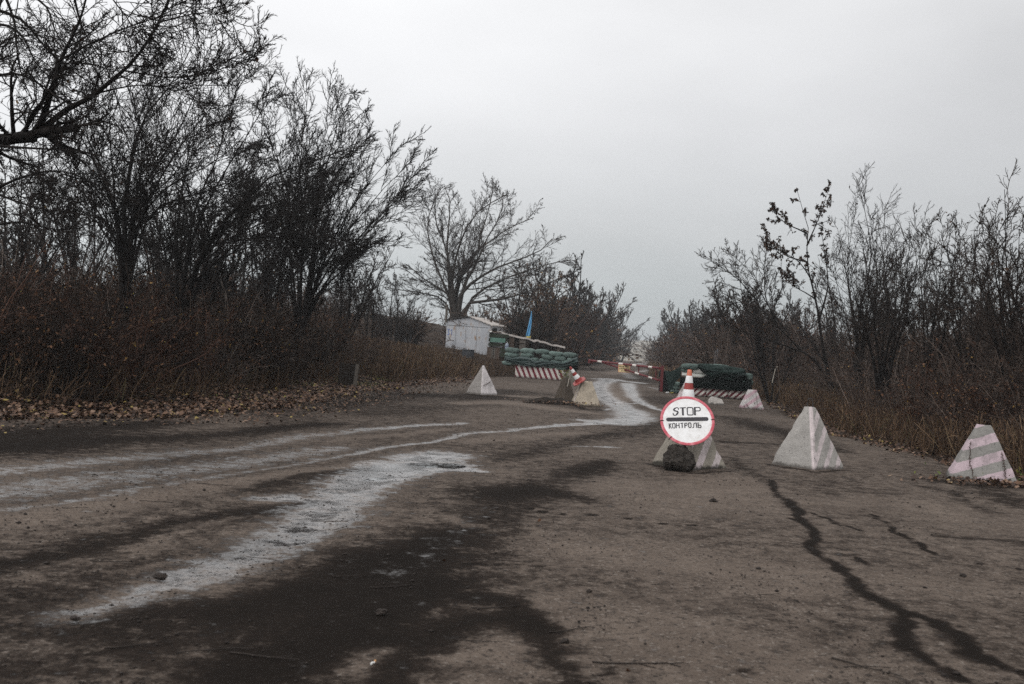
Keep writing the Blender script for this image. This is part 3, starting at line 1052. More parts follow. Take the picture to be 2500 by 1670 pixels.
def lump_mesh(name, size, seed, n=4, rough=.35, flat=.0, freq=2.2):
    bm = bmesh.new()
    bmesh.ops.create_icosphere(bm, subdivisions=n, radius=1)
    off = Vector((seed * 1.7, seed * 2.9, seed * .7))
    for v in bm.verts:
        p = v.co.copy()
        k = 1 + rough * (mnoise.noise(p * freq * .55 + off) * .9 + mnoise.noise(p * freq * 1.6 + off) * .45 + mnoise.noise(p * freq * 5 + off) * .22 + mnoise.noise(p * freq * 11 + off) * .10)
        p = p * k
        p = Vector((p.x * size[0], p.y * size[1], p.z * size[2]))
        if flat and p.z < -size[2] * flat:
            p.z = -size[2] * flat + (p.z + size[2] * flat) * .15
        v.co = p
    me = bpy.data.meshes.new(name)
    bm.to_mesh(me)
    bm.free()
    return me


rk = weathered('asphalt_lump', (.034, .029, .025), (.082, .071, .062), .5, 22, .9, .9, .2, 55)
p = gnd(1659, 1153)
o = link('asphalt_chunk', lump_mesh('asphalt_chunk', (.20, .15, .185), 4, 5, .48, .72, 1.7), rk, None, (p[0], p[1] + .12, .135))
tag(o, 'jagged black asphalt chunk propped under the stop sign', 'rubble')
p = gnd(1750, 989)
mI = tooth_mat('pale_block_concrete', (.50, .47, .44), pink, None, dirt=.8, dirt_shade_col=(.03, .025, .022))
m_ = MB()
sI = p[1] / FPX
m_.add([(-19 * sI, -.16, 0), (19 * sI, -.16, 0), (19 * sI, .16, 0), (-19 * sI, .16, 0), (-18 * sI, -.15, 12 * sI), (18 * sI, -.15, 8 * sI), (18 * sI, .15, 8 * sI), (-18 * sI, .15, 12 * sI), (-12 * sI, -.09, 20 * sI), (13 * sI, -.09, 15 * sI), (13 * sI, .09, 15 * sI), (-12 * sI, .09, 20 * sI), (-1 * sI, -.1, 19 * sI), (-1 * sI, .1, 19 * sI)],
        [(0, 1, 5, 4), (1, 2, 6, 5), (2, 3, 7, 6), (3, 0, 4, 7), (4, 5, 9, 12, 8), (5, 6, 10, 9), (6, 7, 11, 13, 10), (7, 4, 8, 11), (8, 12, 13, 11), (12, 9, 10, 13)])
o = m_.build('concrete_stub', mI, None, (p[0], p[1] + .16, 0), bevel=.02, smooth=True)
o.rotation_euler.z = -.15
tag(o, 'small pale concrete stub on the road in front of the striped blocks', 'concrete block')

# ------------------------------------------------------------------ traffic cones
def make_cone(label, mat_tip):
    o = empty('traffic_cone', label=label, cat='traffic cone', group='red and white traffic cones')
    H, r0, r1 = .50, .105, .026

    def r(z):
        return r0 + (r1 - r0) * (z / H) ** .95
    b = MB()
    zz = [.03, .06, .12, .235, .32, .42]
    b.lathe([(r(0) + .055, .012), (r(0) + .03, .022), (r(.03) + .012, .04)] + [(r(z), z) for z in zz] , 40, cap=False)
    b.build('cone_body', M['cone_red'], o, smooth=True)
    b = MB()
    b.lathe([(r(.42), .42), (r(.46), .46), (r(.497) + .002, .492), (r(.5) - .004, .5), (r(.5) - .010, .499), (r(.5) - .012, .45)], 40, cap=False)
    b.build('cone_tip', mat_tip, o, smooth=True)
    for z0, z1 in ((.122, .234), (.32, .418)):
        b = MB()
        b.lathe([(r(z0) + .0008, z0), (r(z0) + .0025, z0 + .002), (r(z1) + .0025, z1 - .002), (r(z1) + .0008, z1)], 40, cap=False)
        b.build('reflective_band', M['cone_white'], o, smooth=True)
    b = MB()                                         # foot plate with cut corners
    ring = []
    for i in range(48):
        w = 2 * math.pi * i / 48
        q = max(abs(math.cos(w)), abs(math.sin(w)))
        rr = min(.185 / q, .215) * (1 - .05 * (i % 6 == 0))
        ring.append((rr * math.cos(w), rr * math.sin(w)))
    vs_ = [(x, y, 0) for x, y in ring] + [(x, y, .016) for x, y in ring] + [(x * .97, y * .97, .022) for x, y in ring]
    inr = [(.12 * math.cos(2 * math.pi * i / 48), .12 * math.sin(2 * math.pi * i / 48), .020) for i in range(48)]
    inb = [(.095 * math.cos(2 * math.pi * i / 48), .095 * math.sin(2 * math.pi * i / 48), .0) for i in range(48)]
    vs_ += inr + inb
    fs = []
    for i in range(48):
        j = (i + 1) % 48
        fs += [(i, j, 48 + j, 48 + i), (48 + i, 48 + j, 96 + j, 96 + i), (96 + i, 96 + j, 144 + j, 144 + i), (i, 192 + i, 192 + j, j)]
    b.add(vs_, fs)
    b.build('foot_plate', M['cone_red'], o, smooth=True)
    return o


c1 = make_cone('upright red and white cone set over the tooth behind the stop sign', M['cone_tip'])
tip = at(1686, 902.5, tA.location.y)
c1.location = (tip[0] - .012, tA.location.y, tip[2] - .50)
c1.rotation_euler = (0, 0, .3)
c2 = make_cone('tilted red and white cone lying on the sandy blunt tooth', M['cone_red'])
for ch in c2.children:
    pass
Yc = tE.location.y - .10
base = at(1414.5, 932, Yc)
c2.location = base
c2.rotation_euler = (RAD(14), RAD(-36), RAD(0))

# pale cord hanging from the tilted cone
m_ = MB()
m_.tube([at(1391.5, 900, Yc - .05), at(1390.5, 915, Yc - .03), at(1389.8, 924, Yc), at(1388.2, 928, Yc - .04), at(1387, 936, Yc - .05), at(1385, 944, Yc - .1)], .012, 6)
tag(m_.build('cord', M['wire_pale'], None, smooth=True), 'pale cord hanging from the tip of the tilted cone', 'cord')


# ------------------------------------------------------------------ lettering drawn with strokes
def ribbon(mb, pts, w, z, closed=False, ys=1.0, mi=0):
    """a mitred flat stroke in the xy plane"""
    P = [Vector((x, y)) for x, y in pts]
    n = len(P)
    L_, R_ = [], []
    for i in range(n):
        a = P[i - 1] if (i > 0 or closed) else None
        b = P[(i + 1) % n] if (i < n - 1 or closed) else None
        d0 = (P[i] - a).normalized() if a is not None else None
        d1 = (b - P[i]).normalized() if b is not None else None
        d0 = d0 or d1
        d1 = d1 or d0
        t = (d0 + d1)
        t = t.normalized() if t.length > 1e-6 else d0
        nr = Vector((-t.y, t.x))
        k = 1 / max(.55, nr.dot(Vector((-d0.y, d0.x))))
        L_.append(P[i] + nr * w / 2 * k)
        R_.append(P[i] - nr * w / 2 * k)
    vs_ = [(v.x, v.y, z) for v in L_] + [(v.x, v.y, z) for v in R_]
    m = n if closed else n - 1
    mb.add(vs_, [(i, n + i, n + (i + 1) % n, (i + 1) % n) for i in range(m)], mi)


def rrect(x0, y0, x1, y1, r):
    out = []
    for cx, cy, a0 in ((x1 - r, y1 - r, 0), (x0 + r, y1 - r, 90), (x0 + r, y0 + r, 180), (x1 - r, y0 + r, 270)):
        for k in range(5):
            a = RAD(a0 + k * 22.5)
            out.append((cx + r * math.cos(a), cy + r * math.sin(a)))
    return out


def smooth_path(pts, n=5):
    """Catmull-Rom through the points"""
    P = [Vector(p) for p in pts]
    P = [P[0] * 2 - P[1]] + P + [P[-1] * 2 - P[-2]]
    out = []
    for i in range(1, len(P) - 2):
        for k in range(n):
            t = k / n
            out.append(.5 * ((2 * P[i]) + (-P[i - 1] + P[i + 1]) * t + (2 * P[i - 1] - 5 * P[i] + 4 * P[i + 1] - P[i + 2]) * t * t + (-P[i - 1] + 3 * P[i] - 3 * P[i + 1] + P[i + 2]) * t ** 3))
    out.append(P[-2])
    return [tuple(p) for p in out]


# ------------------------------------------------------------------ the round sign
SY = tA.location.y - .43
sc = at(1678, 1027, SY)
sign = empty('stop_sign', sc, 0, 'round white stop sign with red rim leaning on a tooth', 'road sign')
sign.rotation_euler = (Matrix.Rotation(RAD(-5), 3, 'Z') @ Matrix.Rotation(RAD(61), 3, 'X') @ Matrix.Rotation(RAD(3.2), 3, 'Z')).to_euler()
SR = 68 * SY / FPX * .97
m_ = MB()
N = 96
rr = SR * .895
m_.lathe([(0.0001, -.004), (rr, -.004), (rr, .004), (0.0001, .004)], N, cap=False)
m_.build('sign_face', M['sign_white'], sign)
m_ = MB()
prof = [(rr, -.006), (SR * .985, -.006), (SR, -.001), (SR * .997, .005), (SR * .96, .0085), (rr + .003, .0075), (rr, .0055), (rr, -.006)]
m_.lathe(prof, N, cap=False)
m_.build('sign_rim', M['sign_red'], sign, smooth=True)
KX = .07015 * SY / FPX


def zs(x, y):
    return ((x - 1112) * KX, -(y - 1098) * KX / .845)


letters = MB()
stk = [  # strokes read off the photograph: S, T, O, P
    (smooth_path([(822, 752), (825, 712), (797, 686), (745, 688), (712, 702)]), 27), (smooth_path([(716, 700), (664, 742), (668, 770), (720, 792), (785, 806), (806, 832)]), 40),
    ([(810, 826), (785, 868), (744, 918)], 44), (smooth_path([(756, 912), (715, 932), (660, 930), (636, 905), (636, 858)]), 27),
    ([(870, 691), (1087, 681)], 27), ([(975, 692), (972, 936)], 52),
    (rrect(1128, 675, 1325, 918, 42), 28, True), ([(1334, 700), (1326, 885)], 22), ([(1130, 705), (1124, 885)], 22),
    ([(1393, 662), (1386, 926)], 50), ([(1400, 673), (1530, 669), (1566, 676), (1578, 698), (1578, 748), (1566, 770), (1540, 779), (1400, 786)], 27),
    # К О Н Т Р О Л Ь
    ([(479, 1194), (474, 1363)], 25), ([(551, 1190), (488, 1282)], 22), ([(496, 1262), (552, 1360)], 23),
    (rrect(595, 1198, 676, 1346, 26), 23, True),
    ([(723, 1184), (718, 1352)], 25), ([(816, 1180), (820, 1346)], 25), ([(724, 1264), (816, 1260)], 22),
    ([(861, 1191), (968, 1183)], 20), ([(922, 1190), (922, 1341)], 28),
    ([(1019, 1178), (1012, 1341)], 30), ([(1024, 1187), (1075, 1184), (1094, 1198), (1094, 1232), (1076, 1254), (1024, 1261)], 20),
    (rrect(1143, 1176, 1228, 1322, 30), 24, True),
    ([(1270, 1327), (1306, 1323), (1318, 1296), (1326, 1210), (1344, 1182), (1404, 1176)], 22), ([(1412, 1166), (1414, 1332)], 28),
    ([(1476, 1160), (1470, 1332)], 28), ([(1484, 1250), (1540, 1246), (1568, 1262), (1572, 1296), (1552, 1320), (1482, 1325)], 22)]
for i, s_ in enumerate(stk):
    ribbon(letters, [zs(*q) for q in s_[0]], s_[1] * KX * 1.28, .0056 + i * .00012, len(s_) > 2)
letters.build('lettering', M['sign_black'], sign)
m_ = MB()
a, b = zs(455, 1073), zs(1772, 1042)
L_ = Vector((b[0] - a[0], b[1] - a[1]))
ang = math.atan2(L_.y, L_.x)
hw = 64 * KX / .86
ring = []
for k in range(13):
    w = ang - math.pi / 2 + math.pi * k / 12
    ring.append((b[0] + hw * math.cos(w), b[1] + hw * math.sin(w), .0058))
for k in range(13):
    w = ang + math.pi / 2 + math.pi * k / 12
    ring.append((a[0] + hw * math.cos(w), a[1] + hw * math.sin(w), .0058))
m_.add(ring, [tuple(range(26))])
m_.build('black_bar', M['sign_black'], sign)
for ax, ay, rot in ((-.955, -.03, .2), (.955, .04, -.1), (-.66, -.72, .8)):     # the rusty ties through the rim
    t_ = MB()
    c_ = Vector((ax * SR, ay * SR, .012))
    e_ = Vector((math.cos(rot), math.sin(rot), 0)) * .032
    t_.tube([c_ - e_ + Vector((0, 0, -.012)), c_ - e_ * .7, c_ + Vector((0, .006, .004)), c_ + e_ * .8, c_ + e_ + Vector((0, 0, -.008))], .0045, 7)
    t_.build('wire_tie', M['wire'], sign, smooth=True)

# ------------------------------------------------------------------ barrier gate
GY = gnd(1613, 957)[1]
gp = gnd(1613, 957)
gate = empty('barrier_gate', (gp[0], gp[1], 0), 0, 'red and white boom barrier hung from a red steel post across the far road', 'barrier')


def gl(px, py, Y):
    q = at(px, py, Y)
    return Vector((q[0] - gp[0], q[1] - gp[1], q[2]))


top = gl(1618, 894, GY)
m_ = MB()
m_.box((top.x / 2, 0, top.z / 2), (.11, .11, top.z), None)
m_.box((top.x, 0, top.z + .01), (.14, .14, .02), None)
for z in (.98, .5):
    m_.box((-.09 + top.x * .7, 0, z), (.14, .07, .10), None)
m_.build('post', M['steel_red'], gate, bevel=.008)


def gy(px):
    return GY + (1609 - px) / (1609 - 1438) * 3.5


railT = [(1609, 898.7), (1438, 880)]
railB = [(1607.5, 928.3), (1472, 885)]


def banded(name, A, B, r, bands):
    """a tube with white bands; each run of colour butts against the next"""
    b0 = MB()
    b1 = MB()
    cuts = sorted({0.0, 1.0} | {t for bd in bands for t in bd})
    for t0, t1 in zip(cuts[:-1], cuts[1:]):
        w = any(abs(t0 - bd[0]) < 1e-6 for bd in bands)
        (b0 if not w else b0).tube([A.lerp(B, t0), A.lerp(B, t1)], r, 10, 1 if w else 0)
    return b0.build(name, [M['steel_red'], M['steel_white']], gate, smooth=True)


A = gl(*railT[0], gy(1609)); B = gl(*railT[1], gy(1438))
banded('boom', A, B, .05, [(.085, .135), (.30, .355), (.49, .55), (.80, .86)])
A2 = gl(*railB[0], gy(1607)); B2 = gl(*railB[1], gy(1472))
banded('brace', A2, B2, .042, [(.10, .165), (.33, .40), (.60, .64)])
for x0, y0, x1, y1 in ((1559.5, 894.5, 1559, 912.5), (1602, 898, 1601, 926)):
    m_ = MB()
    m_.tube([gl(x0, y0, gy(x0)), gl(x1, y1, gy(x1))], .025, 8)
    m_.build('strut', M['steel_red'], gate, smooth=True)
m_ = MB()
e_ = gl(1441, 884, gy(1441))
m_.box(e_, (.20, .08, .10))
m_.tube([e_ + Vector((.10, 0, -.02)), e_ + Vector((.14, 0, -.06)), e_ + Vector((.18, 0, -.02)), e_ + Vector((.14, 0, .03))], .012, 6)
m_.build('latch', M['steel_red'], gate, bevel=.006)

# yellow notice on the boom
ny = gy(1524) - .08
c0, c1_, c2_, c3 = (at(*q, ny) for q in ((1509.8, 889.8), (1539.2, 891.2), (1537.8, 911), (1508.4, 908.4)))
ctr = (c0 + c1_ + c2_ + c3) / 4
wx = float(np.linalg.norm(c1_ - c0)); wz = float(np.linalg.norm(c3 - c0))
notice = empty('notice_board', ctr, 0, 'yellow notice board wired to the middle of the barrier boom', 'sign')
notice.rotation_euler = (RAD(90), RAD(0), 0)
notice.rotation_euler = (Matrix.Rotation(RAD(-.5), 3, 'Y') @ Matrix.Rotation(RAD(90), 3, 'X')).to_euler()
m_ = MB()
m_.box((0, 0, 0), (wx, wz, .012))
m_.build('board', M['sign_orange'], notice)
m_ = MB()
m_.box((0, 0, .008), (wx * .93, wz * .92, .005))
m_.build('yellow_panel', M['sign_yellow'], notice)
FONT = {'П': [[(0, 0), (0, 1), (1, 1), (1, 0)]], 'Р': [[(0, 0), (0, 1), (.9, 1), (1, .75), (.9, .5), (0, .5)]], 'О': [[(0, 0), (0, 1), (1, 1), (1, 0), (0, 0)]],
        'Ї': [[(.5, 0), (.5, .8)], [(.3, .92), (.3, 1.05)], [(.7, .92), (.7, 1.05)]], 'З': [[(0, 1), (1, 1), (.9, .5), (.35, .5)], [(.9, .5), (1, 0), (0, 0)]],
        'Д': [[(0, -.15), (0, .02), (1, .02), (1, -.15)], [(.2, .02), (.3, 1), (.8, 1), (.8, .02)]], 'Х': [[(0, 0), (1, 1)], [(0, 1), (1, 0)]], 'І': [[(.5, 0), (.5, 1)]],
        'А': [[(0, 0), (.5, 1), (1, 0)], [(.2, .35), (.8, .35)]], 'Б': [[(1, 1), (0, 1), (0, 0), (1, 0), (1, .5), (0, .5)]], 'Н': [[(0, 0), (0, 1)], [(1, 0), (1, 1)], [(0, .5), (1, .5)]],
        'Е': [[(1, 1), (0, 1), (0, 0), (1, 0)], [(0, .5), (.8, .5)]], 'М': [[(0, 0), (0, 1), (.5, .3), (1, 1), (1, 0)]], 'В': [[(0, 0), (0, 1), (.85, .95), (.85, .55), (0, .5)], [(.85, .5), (1, .1), (0, 0)]],
        '(': [[(.9, 1.1), (.5, .5), (.9, -.1)]], ')': [[(.1, 1.1), (.5, .5), (.1, -.1)]], ',': [[(.5, .1), (.3, -.2)]], '3': [[(0, 1), (.9, 1), (.45, .55), (.95, .3), (.7, 0), (0, .05)]], '1': [[(.2, .75), (.7, 1), (.7, 0)]], ' ': []}


def text(mb, s, x0, y0, w, h, sw, z):
    n = len(s)
    cw = w / n
    k = 0
    for i, ch in enumerate(s):
        for st in FONT[ch]:
            ribbon(mb, [(x0 + i * cw + p_[0] * cw * .68, y0 + p_[1] * h) for p_ in st], sw, z + .0004 * (k % 5))
            k += 1


m_ = MB()
text(m_, 'ПРОЇЗД ПРОХІД', -wx * .42, wz * .18, wx * .86, wz * .15, .013, .0115)
text(m_, 'ЗАБОРОНЕНО', -wx * .42, -wz * .09, wx * .86, wz * .15, .013, .0115)
text(m_, '(ЗАМІНОВАНО)', -wx * .27, -wz * .34, wx * .56, wz * .11, .006, .0115)
m_.build('lettering', M['sign_ink'], notice)

# ------------------------------------------------------------------ sandbags
def bag_mesh(seed, L_=.70, D=.34, H_=.21):
    rng = random.Random(seed)
    nu, nv = 26, 18
    off = Vector((seed * 5.1, seed * 2.2, 0))
    V, F = [], []
    for i in range(nu + 1):
        a = -1 + 2 * i / nu
        prof = (1 - abs(a) ** 4.5) ** .5 if abs(a) < 1 else 0
        prof = max(prof, .10)
        for j in range(nv):
            w = 2 * math.pi * j / nv
            cy, cz = math.cos(w), math.sin(w)
            e = .75
            y = math.copysign(abs(cy) ** e, cy) * D / 2 * (prof ** .5)
            z = math.copysign(abs(cz) ** e, cz) * H_ / 2 * prof
            x = a * L_ / 2
            p_ = Vector((x, y, z))
            k = mnoise.noise(p_ * 5 + off) * .026 + mnoise.noise(p_ * 15 + off) * .012
            cr = .016 * math.sin(x * 46 + mnoise.noise(p_ * 4 + off) * 5) * max(0, abs(a) - .45)
            p_ += p_.normalized() * (k + cr)
            p_.z -= .018 * (1 - a * a) * (1 if z < 0 else -.2)
            V.append(p_)
        # ears come with the closed ends
    for i in range(nu):
        for j in range(nv):
            F.append((i * nv + j, i * nv + (j + 1) % nv, (i + 1) * nv + (j + 1) % nv, (i + 1) * nv + j))
    F.append(tuple(range(nv)))
    F.append(tuple(nu * nv + j for j in range(nv)))
    m = MB()
    m.add(V, F)
    return m.mesh('sandbag', smooth=True)


BAGS = [bag_mesh(s_) for s_ in (1, 2, 3, 4)]
BAGS_PALE = [b_.copy() for b_ in BAGS[:2]]
for b_ in BAGS:
    b_.materials.append(M['bag'])
for b_ in BAGS_PALE:
    b_.materials.append(M['bag_pale'])
_bn = [0]


def bag(px, py, wpx, hpx, Y, ang, label, group, pale=False, tilt=0.0):
    src = (BAGS_PALE if pale else BAGS)
    o = bpy.data.objects.new('sandbag', src[_bn[0] % len(src)])
    _bn[0] += 1
    COL.objects.link(o)
    k = Y / FPX
    o.location = at(px, py, Y)
    o.scale = (wpx * k / .66, wpx * k / .72, hpx * k / .195)
    o.rotation_euler = (RAD(random.Random(_bn[0]).uniform(-7, 7)), RAD(tilt), ang + RAD(random.Random(_bn[0] + 50).uniform(-4, 4)))
    return tag(o, label, 'sandbag', group)


def wl(px):                                          # depth of the left wall's face
    return 51.6 + (px - 1236) / 170 * -2.4


pL, pR = at(1236, 860, wl(1236)), at(1406, 872, wl(1406))
angL = math.atan2(pR[1] - pL[1], pR[0] - pL[0])
GL = 'green sandbags of the left wall'
zz = lambda x, y: (1220 + x * .08944, 830 + y * .08944)
ordn = ['first', 'second', 'third', 'fourth', 'fifth']
for i, (x, y, w) in enumerate(((360, 285, 420), (775, 300, 410), (1165, 325, 390), (1550, 382, 400), (1925, 412, 390))):
    q = zz(x, y)
    bag(q[0], q[1], w * .0915, 11.6, wl(q[0]), angL, 'plump green sandbag, %s from the left in the top row of the left wall' % ordn[i], GL, tilt=1.5)
for i, (x, y, w) in enumerate(((340, 398, 400), (752, 412, 375), (1325, 462, 370), (1675, 508, 350), (1960, 528, 230))):
    q = zz(x, y)
    bag(q[0], q[1], w * .0915, 11.2, wl(q[0]), angL, 'green sandbag, %s from the left in the second row of the left wall' % ordn[i], GL, tilt=6 if i == 2 else 1)
for i, (x, y, w) in enumerate(((560, 520, 330), (905, 540, 330), (1240, 566, 330), (1560, 608, 350), (1850, 615, 330))):
    q = zz(x, y)
    bag(q[0], q[1], w * .0915, 10.8, wl(q[0]) + .03, angL, 'green sandbag, %s from the left in the row just above the dark tarpaulin' % ordn[i], GL)
for i, (x, y, w) in enumerate(((240, 632, 370), (1400, 722, 320), (1690, 765, 300))):
    q = zz(x, y)
    lb = ('faded green sandbag lying apart at the lower left foot of the left wall', 'dark green sandbag below the tarpaulin on the middle of the striped block', 'dark green sandbag below the tarpaulin on the right end of the striped block')[i]
    bag(q[0], q[1], w * .0915, 9.5, wl(q[0]) - .02, angL, lb, GL)
q = zz(1070, 430)                                    # dark board added behind the loophole to stand for its shade
m_ = MB()
pc = at(q[0], q[1], wl(q[0]) + .42)
m_.box((0, 0, 0), (1.1, .05, .36))
o = m_.build('loophole_shade', M['wood_dark'], None, pc)
o.rotation_euler.z = angL
tag(o, 'dark board added as shade behind the loophole in the left sandbag wall', 'board')


def sheet(name, top, bot, Yf, nu, nv, fold, seed, off=-.16, bulge=.08, mats=None, sag=0.0):
    """hanging cloth between an upper and a lower edge, with folds"""
    tx = np.array(top, float)
    bx = np.array(bot, float)
    V = []
    for i in range(nu + 1):
        u = i / nu
        a = (np.interp(u, np.linspace(0, 1, len(tx)), tx[:, 0]), np.interp(u, np.linspace(0, 1, len(tx)), tx[:, 1]))
        b = (np.interp(u, np.linspace(0, 1, len(bx)), bx[:, 0]), np.interp(u, np.linspace(0, 1, len(bx)), bx[:, 1]))
        for j in range(nv + 1):
            v = j / nv
            px, py = a[0] * (1 - v) + b[0] * v, a[1] * (1 - v) + b[1] * v
            q = Vector((u * 7, v * 2.2, seed))
            f1 = mnoise.noise(Vector((u * 5 + v * 2.5, v * 3.2, seed)))
            f2 = mnoise.noise(Vector((u * 13 - v * 6, v * 5, seed + 3)))
            f3 = mnoise.noise(Vector((u * 34 + v * 9, v * 12, seed + 7)))
            rd = 1 - abs(f2) * 2
            ed = min(1, 4 * v)
            Yv = Yf(px) + off - bulge * math.sin(math.pi * min(1, v * 1.1)) - fold * (f1 * 1.1 + rd * .5 + f3 * .35) * (.35 + .65 * ed)
            py2 = py + fold * 14 * f3 * (v > .9)
            V.append(at(px, py2, Yv))
    idx = np.arange((nu + 1) * (nv + 1)).reshape(nu + 1, nv + 1)
    F = np.stack([idx[:-1, :-1], idx[1:, :-1], idx[1:, 1:], idx[:-1, 1:]], -1).reshape(-1, 4)
    o = link(name, mesh_np(name, np.array(V), F), mats)
    s_ = o.modifiers.new('thickness', 'SOLIDIFY')
    s_.thickness = .012
    return o


zt = [zz(150, 440), zz(350, 490), zz(560, 450), zz(760, 470), zz(870, 500), zz(930, 590), zz(1020, 570), zz(1150, 565), zz(1350, 575), zz(1550, 590), zz(1740, 620), zz(1900, 560), zz(2020, 490), zz(2120, 470)]
zb = [zz(110, 560), zz(350, 620), zz(560, 690), zz(760, 715), zz(900, 730), zz(1020, 735), zz(1150, 735), zz(1300, 705), zz(1450, 700), zz(1600, 720), zz(1760, 740), zz(1900, 720), zz(2060, 690), zz(2150, 660)]
o = sheet('tarpaulin', zt, zb, wl, 120, 26, .085, 2.0, -.24, .07, M['tarp'])
tag(o, 'dark green crumpled tarpaulin draped along the left sandbag wall', 'tarpaulin')
# the wall turns the corner: its right end hangs in dark netting over a pale concrete leg
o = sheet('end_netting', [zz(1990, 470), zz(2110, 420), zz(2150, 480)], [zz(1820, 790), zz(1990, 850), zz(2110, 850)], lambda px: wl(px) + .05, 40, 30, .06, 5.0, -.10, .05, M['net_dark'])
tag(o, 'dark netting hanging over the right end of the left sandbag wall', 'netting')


def blk(name, x0, y0, x1, y1, h_px, Yf, depth, mat, label, group, cat='concrete block', slope=0):
    """concrete block: front lower corners in the photograph and its height there"""
    a = at(x0, y0, Yf(x0))
    b = at(x1, y1, Yf(x1))
    k = (Yf(x0) + Yf(x1)) / 2 / FPX
    L_ = math.hypot(b[0] - a[0], b[1] - a[1])
    ang = math.atan2(b[1] - a[1], b[0] - a[0])
    h = h_px * k
    m = MB()
    m.box((L_ / 2, depth / 2, h / 2), (L_, depth, h))
    o = m.build(name, mat, None, (a[0], a[1], min(a[2], b[2])), bevel=.035, smooth=True)
    o.rotation_euler.z = ang
    return tag(o, label, cat, group)


GB = 'red and white striped concrete blocks'
blk('striped_block', 1256, 921, 1376, 931, 31, lambda p_: wl(p_) - .15, .5, block_mat('left_block_stripes', .55, 3.1), 'long red and white striped concrete block under the left sandbag wall', GB)
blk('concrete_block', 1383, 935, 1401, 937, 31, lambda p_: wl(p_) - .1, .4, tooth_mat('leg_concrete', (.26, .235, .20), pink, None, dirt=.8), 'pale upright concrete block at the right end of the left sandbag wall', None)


def wr(px):
    return 39.0 - (px - 1700) / 130 * 1.2


GRW = 'sandbags of the right wall'
pL, pR = at(1668, 960, wr(1668)), at(1832, 972, wr(1832))
angR = math.atan2(pR[1] - pL[1], pR[0] - pL[0])
mW = block_mat('right_block_stripes', -1.1, 3.9, white=(.72, .68, .63), phase=.3)
for i, (x0, y0, x1, y1, lb) in enumerate(((1668, 965.5, 1721.6, 968.5, 'nearest the barrier post'), (1723, 968.5, 1776, 972, 'in the middle of its row'), (1777.3, 972.3, 1831, 975.5, 'beside the flaking tooth'))):
    blk('striped_block', x0, y0, x1, y1, 24, lambda p_: wr(p_) - .05, .5, mW, 'striped red and white concrete block under the dark netting, ' + lb, GB)
z2 = lambda x, y: (1420 + x * .20443, 740 + y * .20443)
for x, y, w, h, pl, lb in ((1300, 757, 215, 62, False, 'mint green sandbag on the top left corner of the netted right wall'), (1245, 800, 110, 42, False, 'small mint green sandbag just below the top left bag of the netted right wall'),
                           (1402, 812, 140, 52, True, 'dirty white short sandbag tucked under the netting edge'), (1345, 860, 290, 44, True, 'long white sandbag in the third row of the netted right wall'),
                           (1260, 838, 120, 40, True, 'grey white sandbag under the small mint one in the right wall'),
                           (1625, 750, 120, 40, False, 'mint green sandbag showing over the top edge of the netting'),
                           (1990, 880, 110, 75, False, 'green sandbag at the upper right end of the netted wall'), (1985, 950, 120, 75, False, 'dark green sandbag at the lower right end of the netted wall'),
                           (1118, 968, 118, 52, False, 'mint green sandbag on top of the low stack beside the black blocks'), (1116, 1014, 108, 42, False, 'green sandbag in the middle of the low stack beside the black blocks'), (1112, 1052, 108, 36, False, 'green sandbag at the bottom of the low stack beside the black blocks')):
    q = z2(x, y)
    low = x < 1200
    Y = (wr(q[0]) + (1.6 if low else 0)) - (.12 if not pl else .05)
    bag(q[0], q[1], w * .20443, h * .20443, Y, angR, lb, GRW, pl, 1)
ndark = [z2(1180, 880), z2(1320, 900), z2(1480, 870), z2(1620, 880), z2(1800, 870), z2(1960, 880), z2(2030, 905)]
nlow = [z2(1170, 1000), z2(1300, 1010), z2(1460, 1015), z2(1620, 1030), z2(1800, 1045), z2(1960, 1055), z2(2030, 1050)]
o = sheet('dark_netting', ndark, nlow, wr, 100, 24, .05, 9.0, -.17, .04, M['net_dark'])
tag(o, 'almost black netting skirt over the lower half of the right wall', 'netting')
ntop = [z2(1385, 726), z2(1430, 722), z2(1560, 735), z2(1700, 745), z2(1850, 770), z2(1940, 788), z2(1960, 830)]
nbot = [z2(1395, 775), z2(1480, 850), z2(1560, 935), z2(1680, 900), z2(1800, 925), z2(1930, 925), z2(1975, 905)]
o = sheet('camouflage_netting', ntop, nbot, wr, 100, 40, .10, 4.0, -.26, .20, M['net'])
tag(o, 'green netting thrown in folds over the top of the right wall', 'netting')
# the mass of the wall that the netting lies on: a rear row of bags, seen at its top edge
for i, (x, y, w) in enumerate(((1500, 760, 180), (1680, 775, 180), (1850, 805, 170), (1560, 830, 190), (1740, 850, 190), (1900, 870, 150))):
    q = z2(x, y)
    bag(q[0], q[1], w * .20443, 13.5, wr(q[0]) + .18, angR, 'green sandbag of the rear row under the folded netting', 'sandbags under the right netting')
nt_ = [z2(1000, 815), z2(1060, 818), z2(1130, 790), z2(1200, 745)]
nb_ = [z2(1040, 1050), z2(1080, 1030), z2(1130, 930), z2(1180, 890)]
NETV = sheet('slack_netting', nt_, nb_, lambda px: wr(px) + 1.0 - (px - 1624) * .02, 40, 30, .05, 13.0, 0, .03, M['net'])
tag(NETV, 'slack green netting stretched from the black blocks to the right wall', 'netting')
GK = 'stacked black blocks by the barrier post'
for y0, hh, jx, lb in ((956.5, 17, 0, 'bottom black block of the stack beside the barrier post'), (939.2, 17, .7, 'middle black block of the stack beside the barrier post'), (921.9, 17.3, -.4, 'top black block of the stack beside the barrier post')):
    o = blk('black_block', 1611 + jx, y0, 1637 + jx, y0 + 1.4, hh, lambda p_: 41.8, .45, M['black_block'], lb, GK)
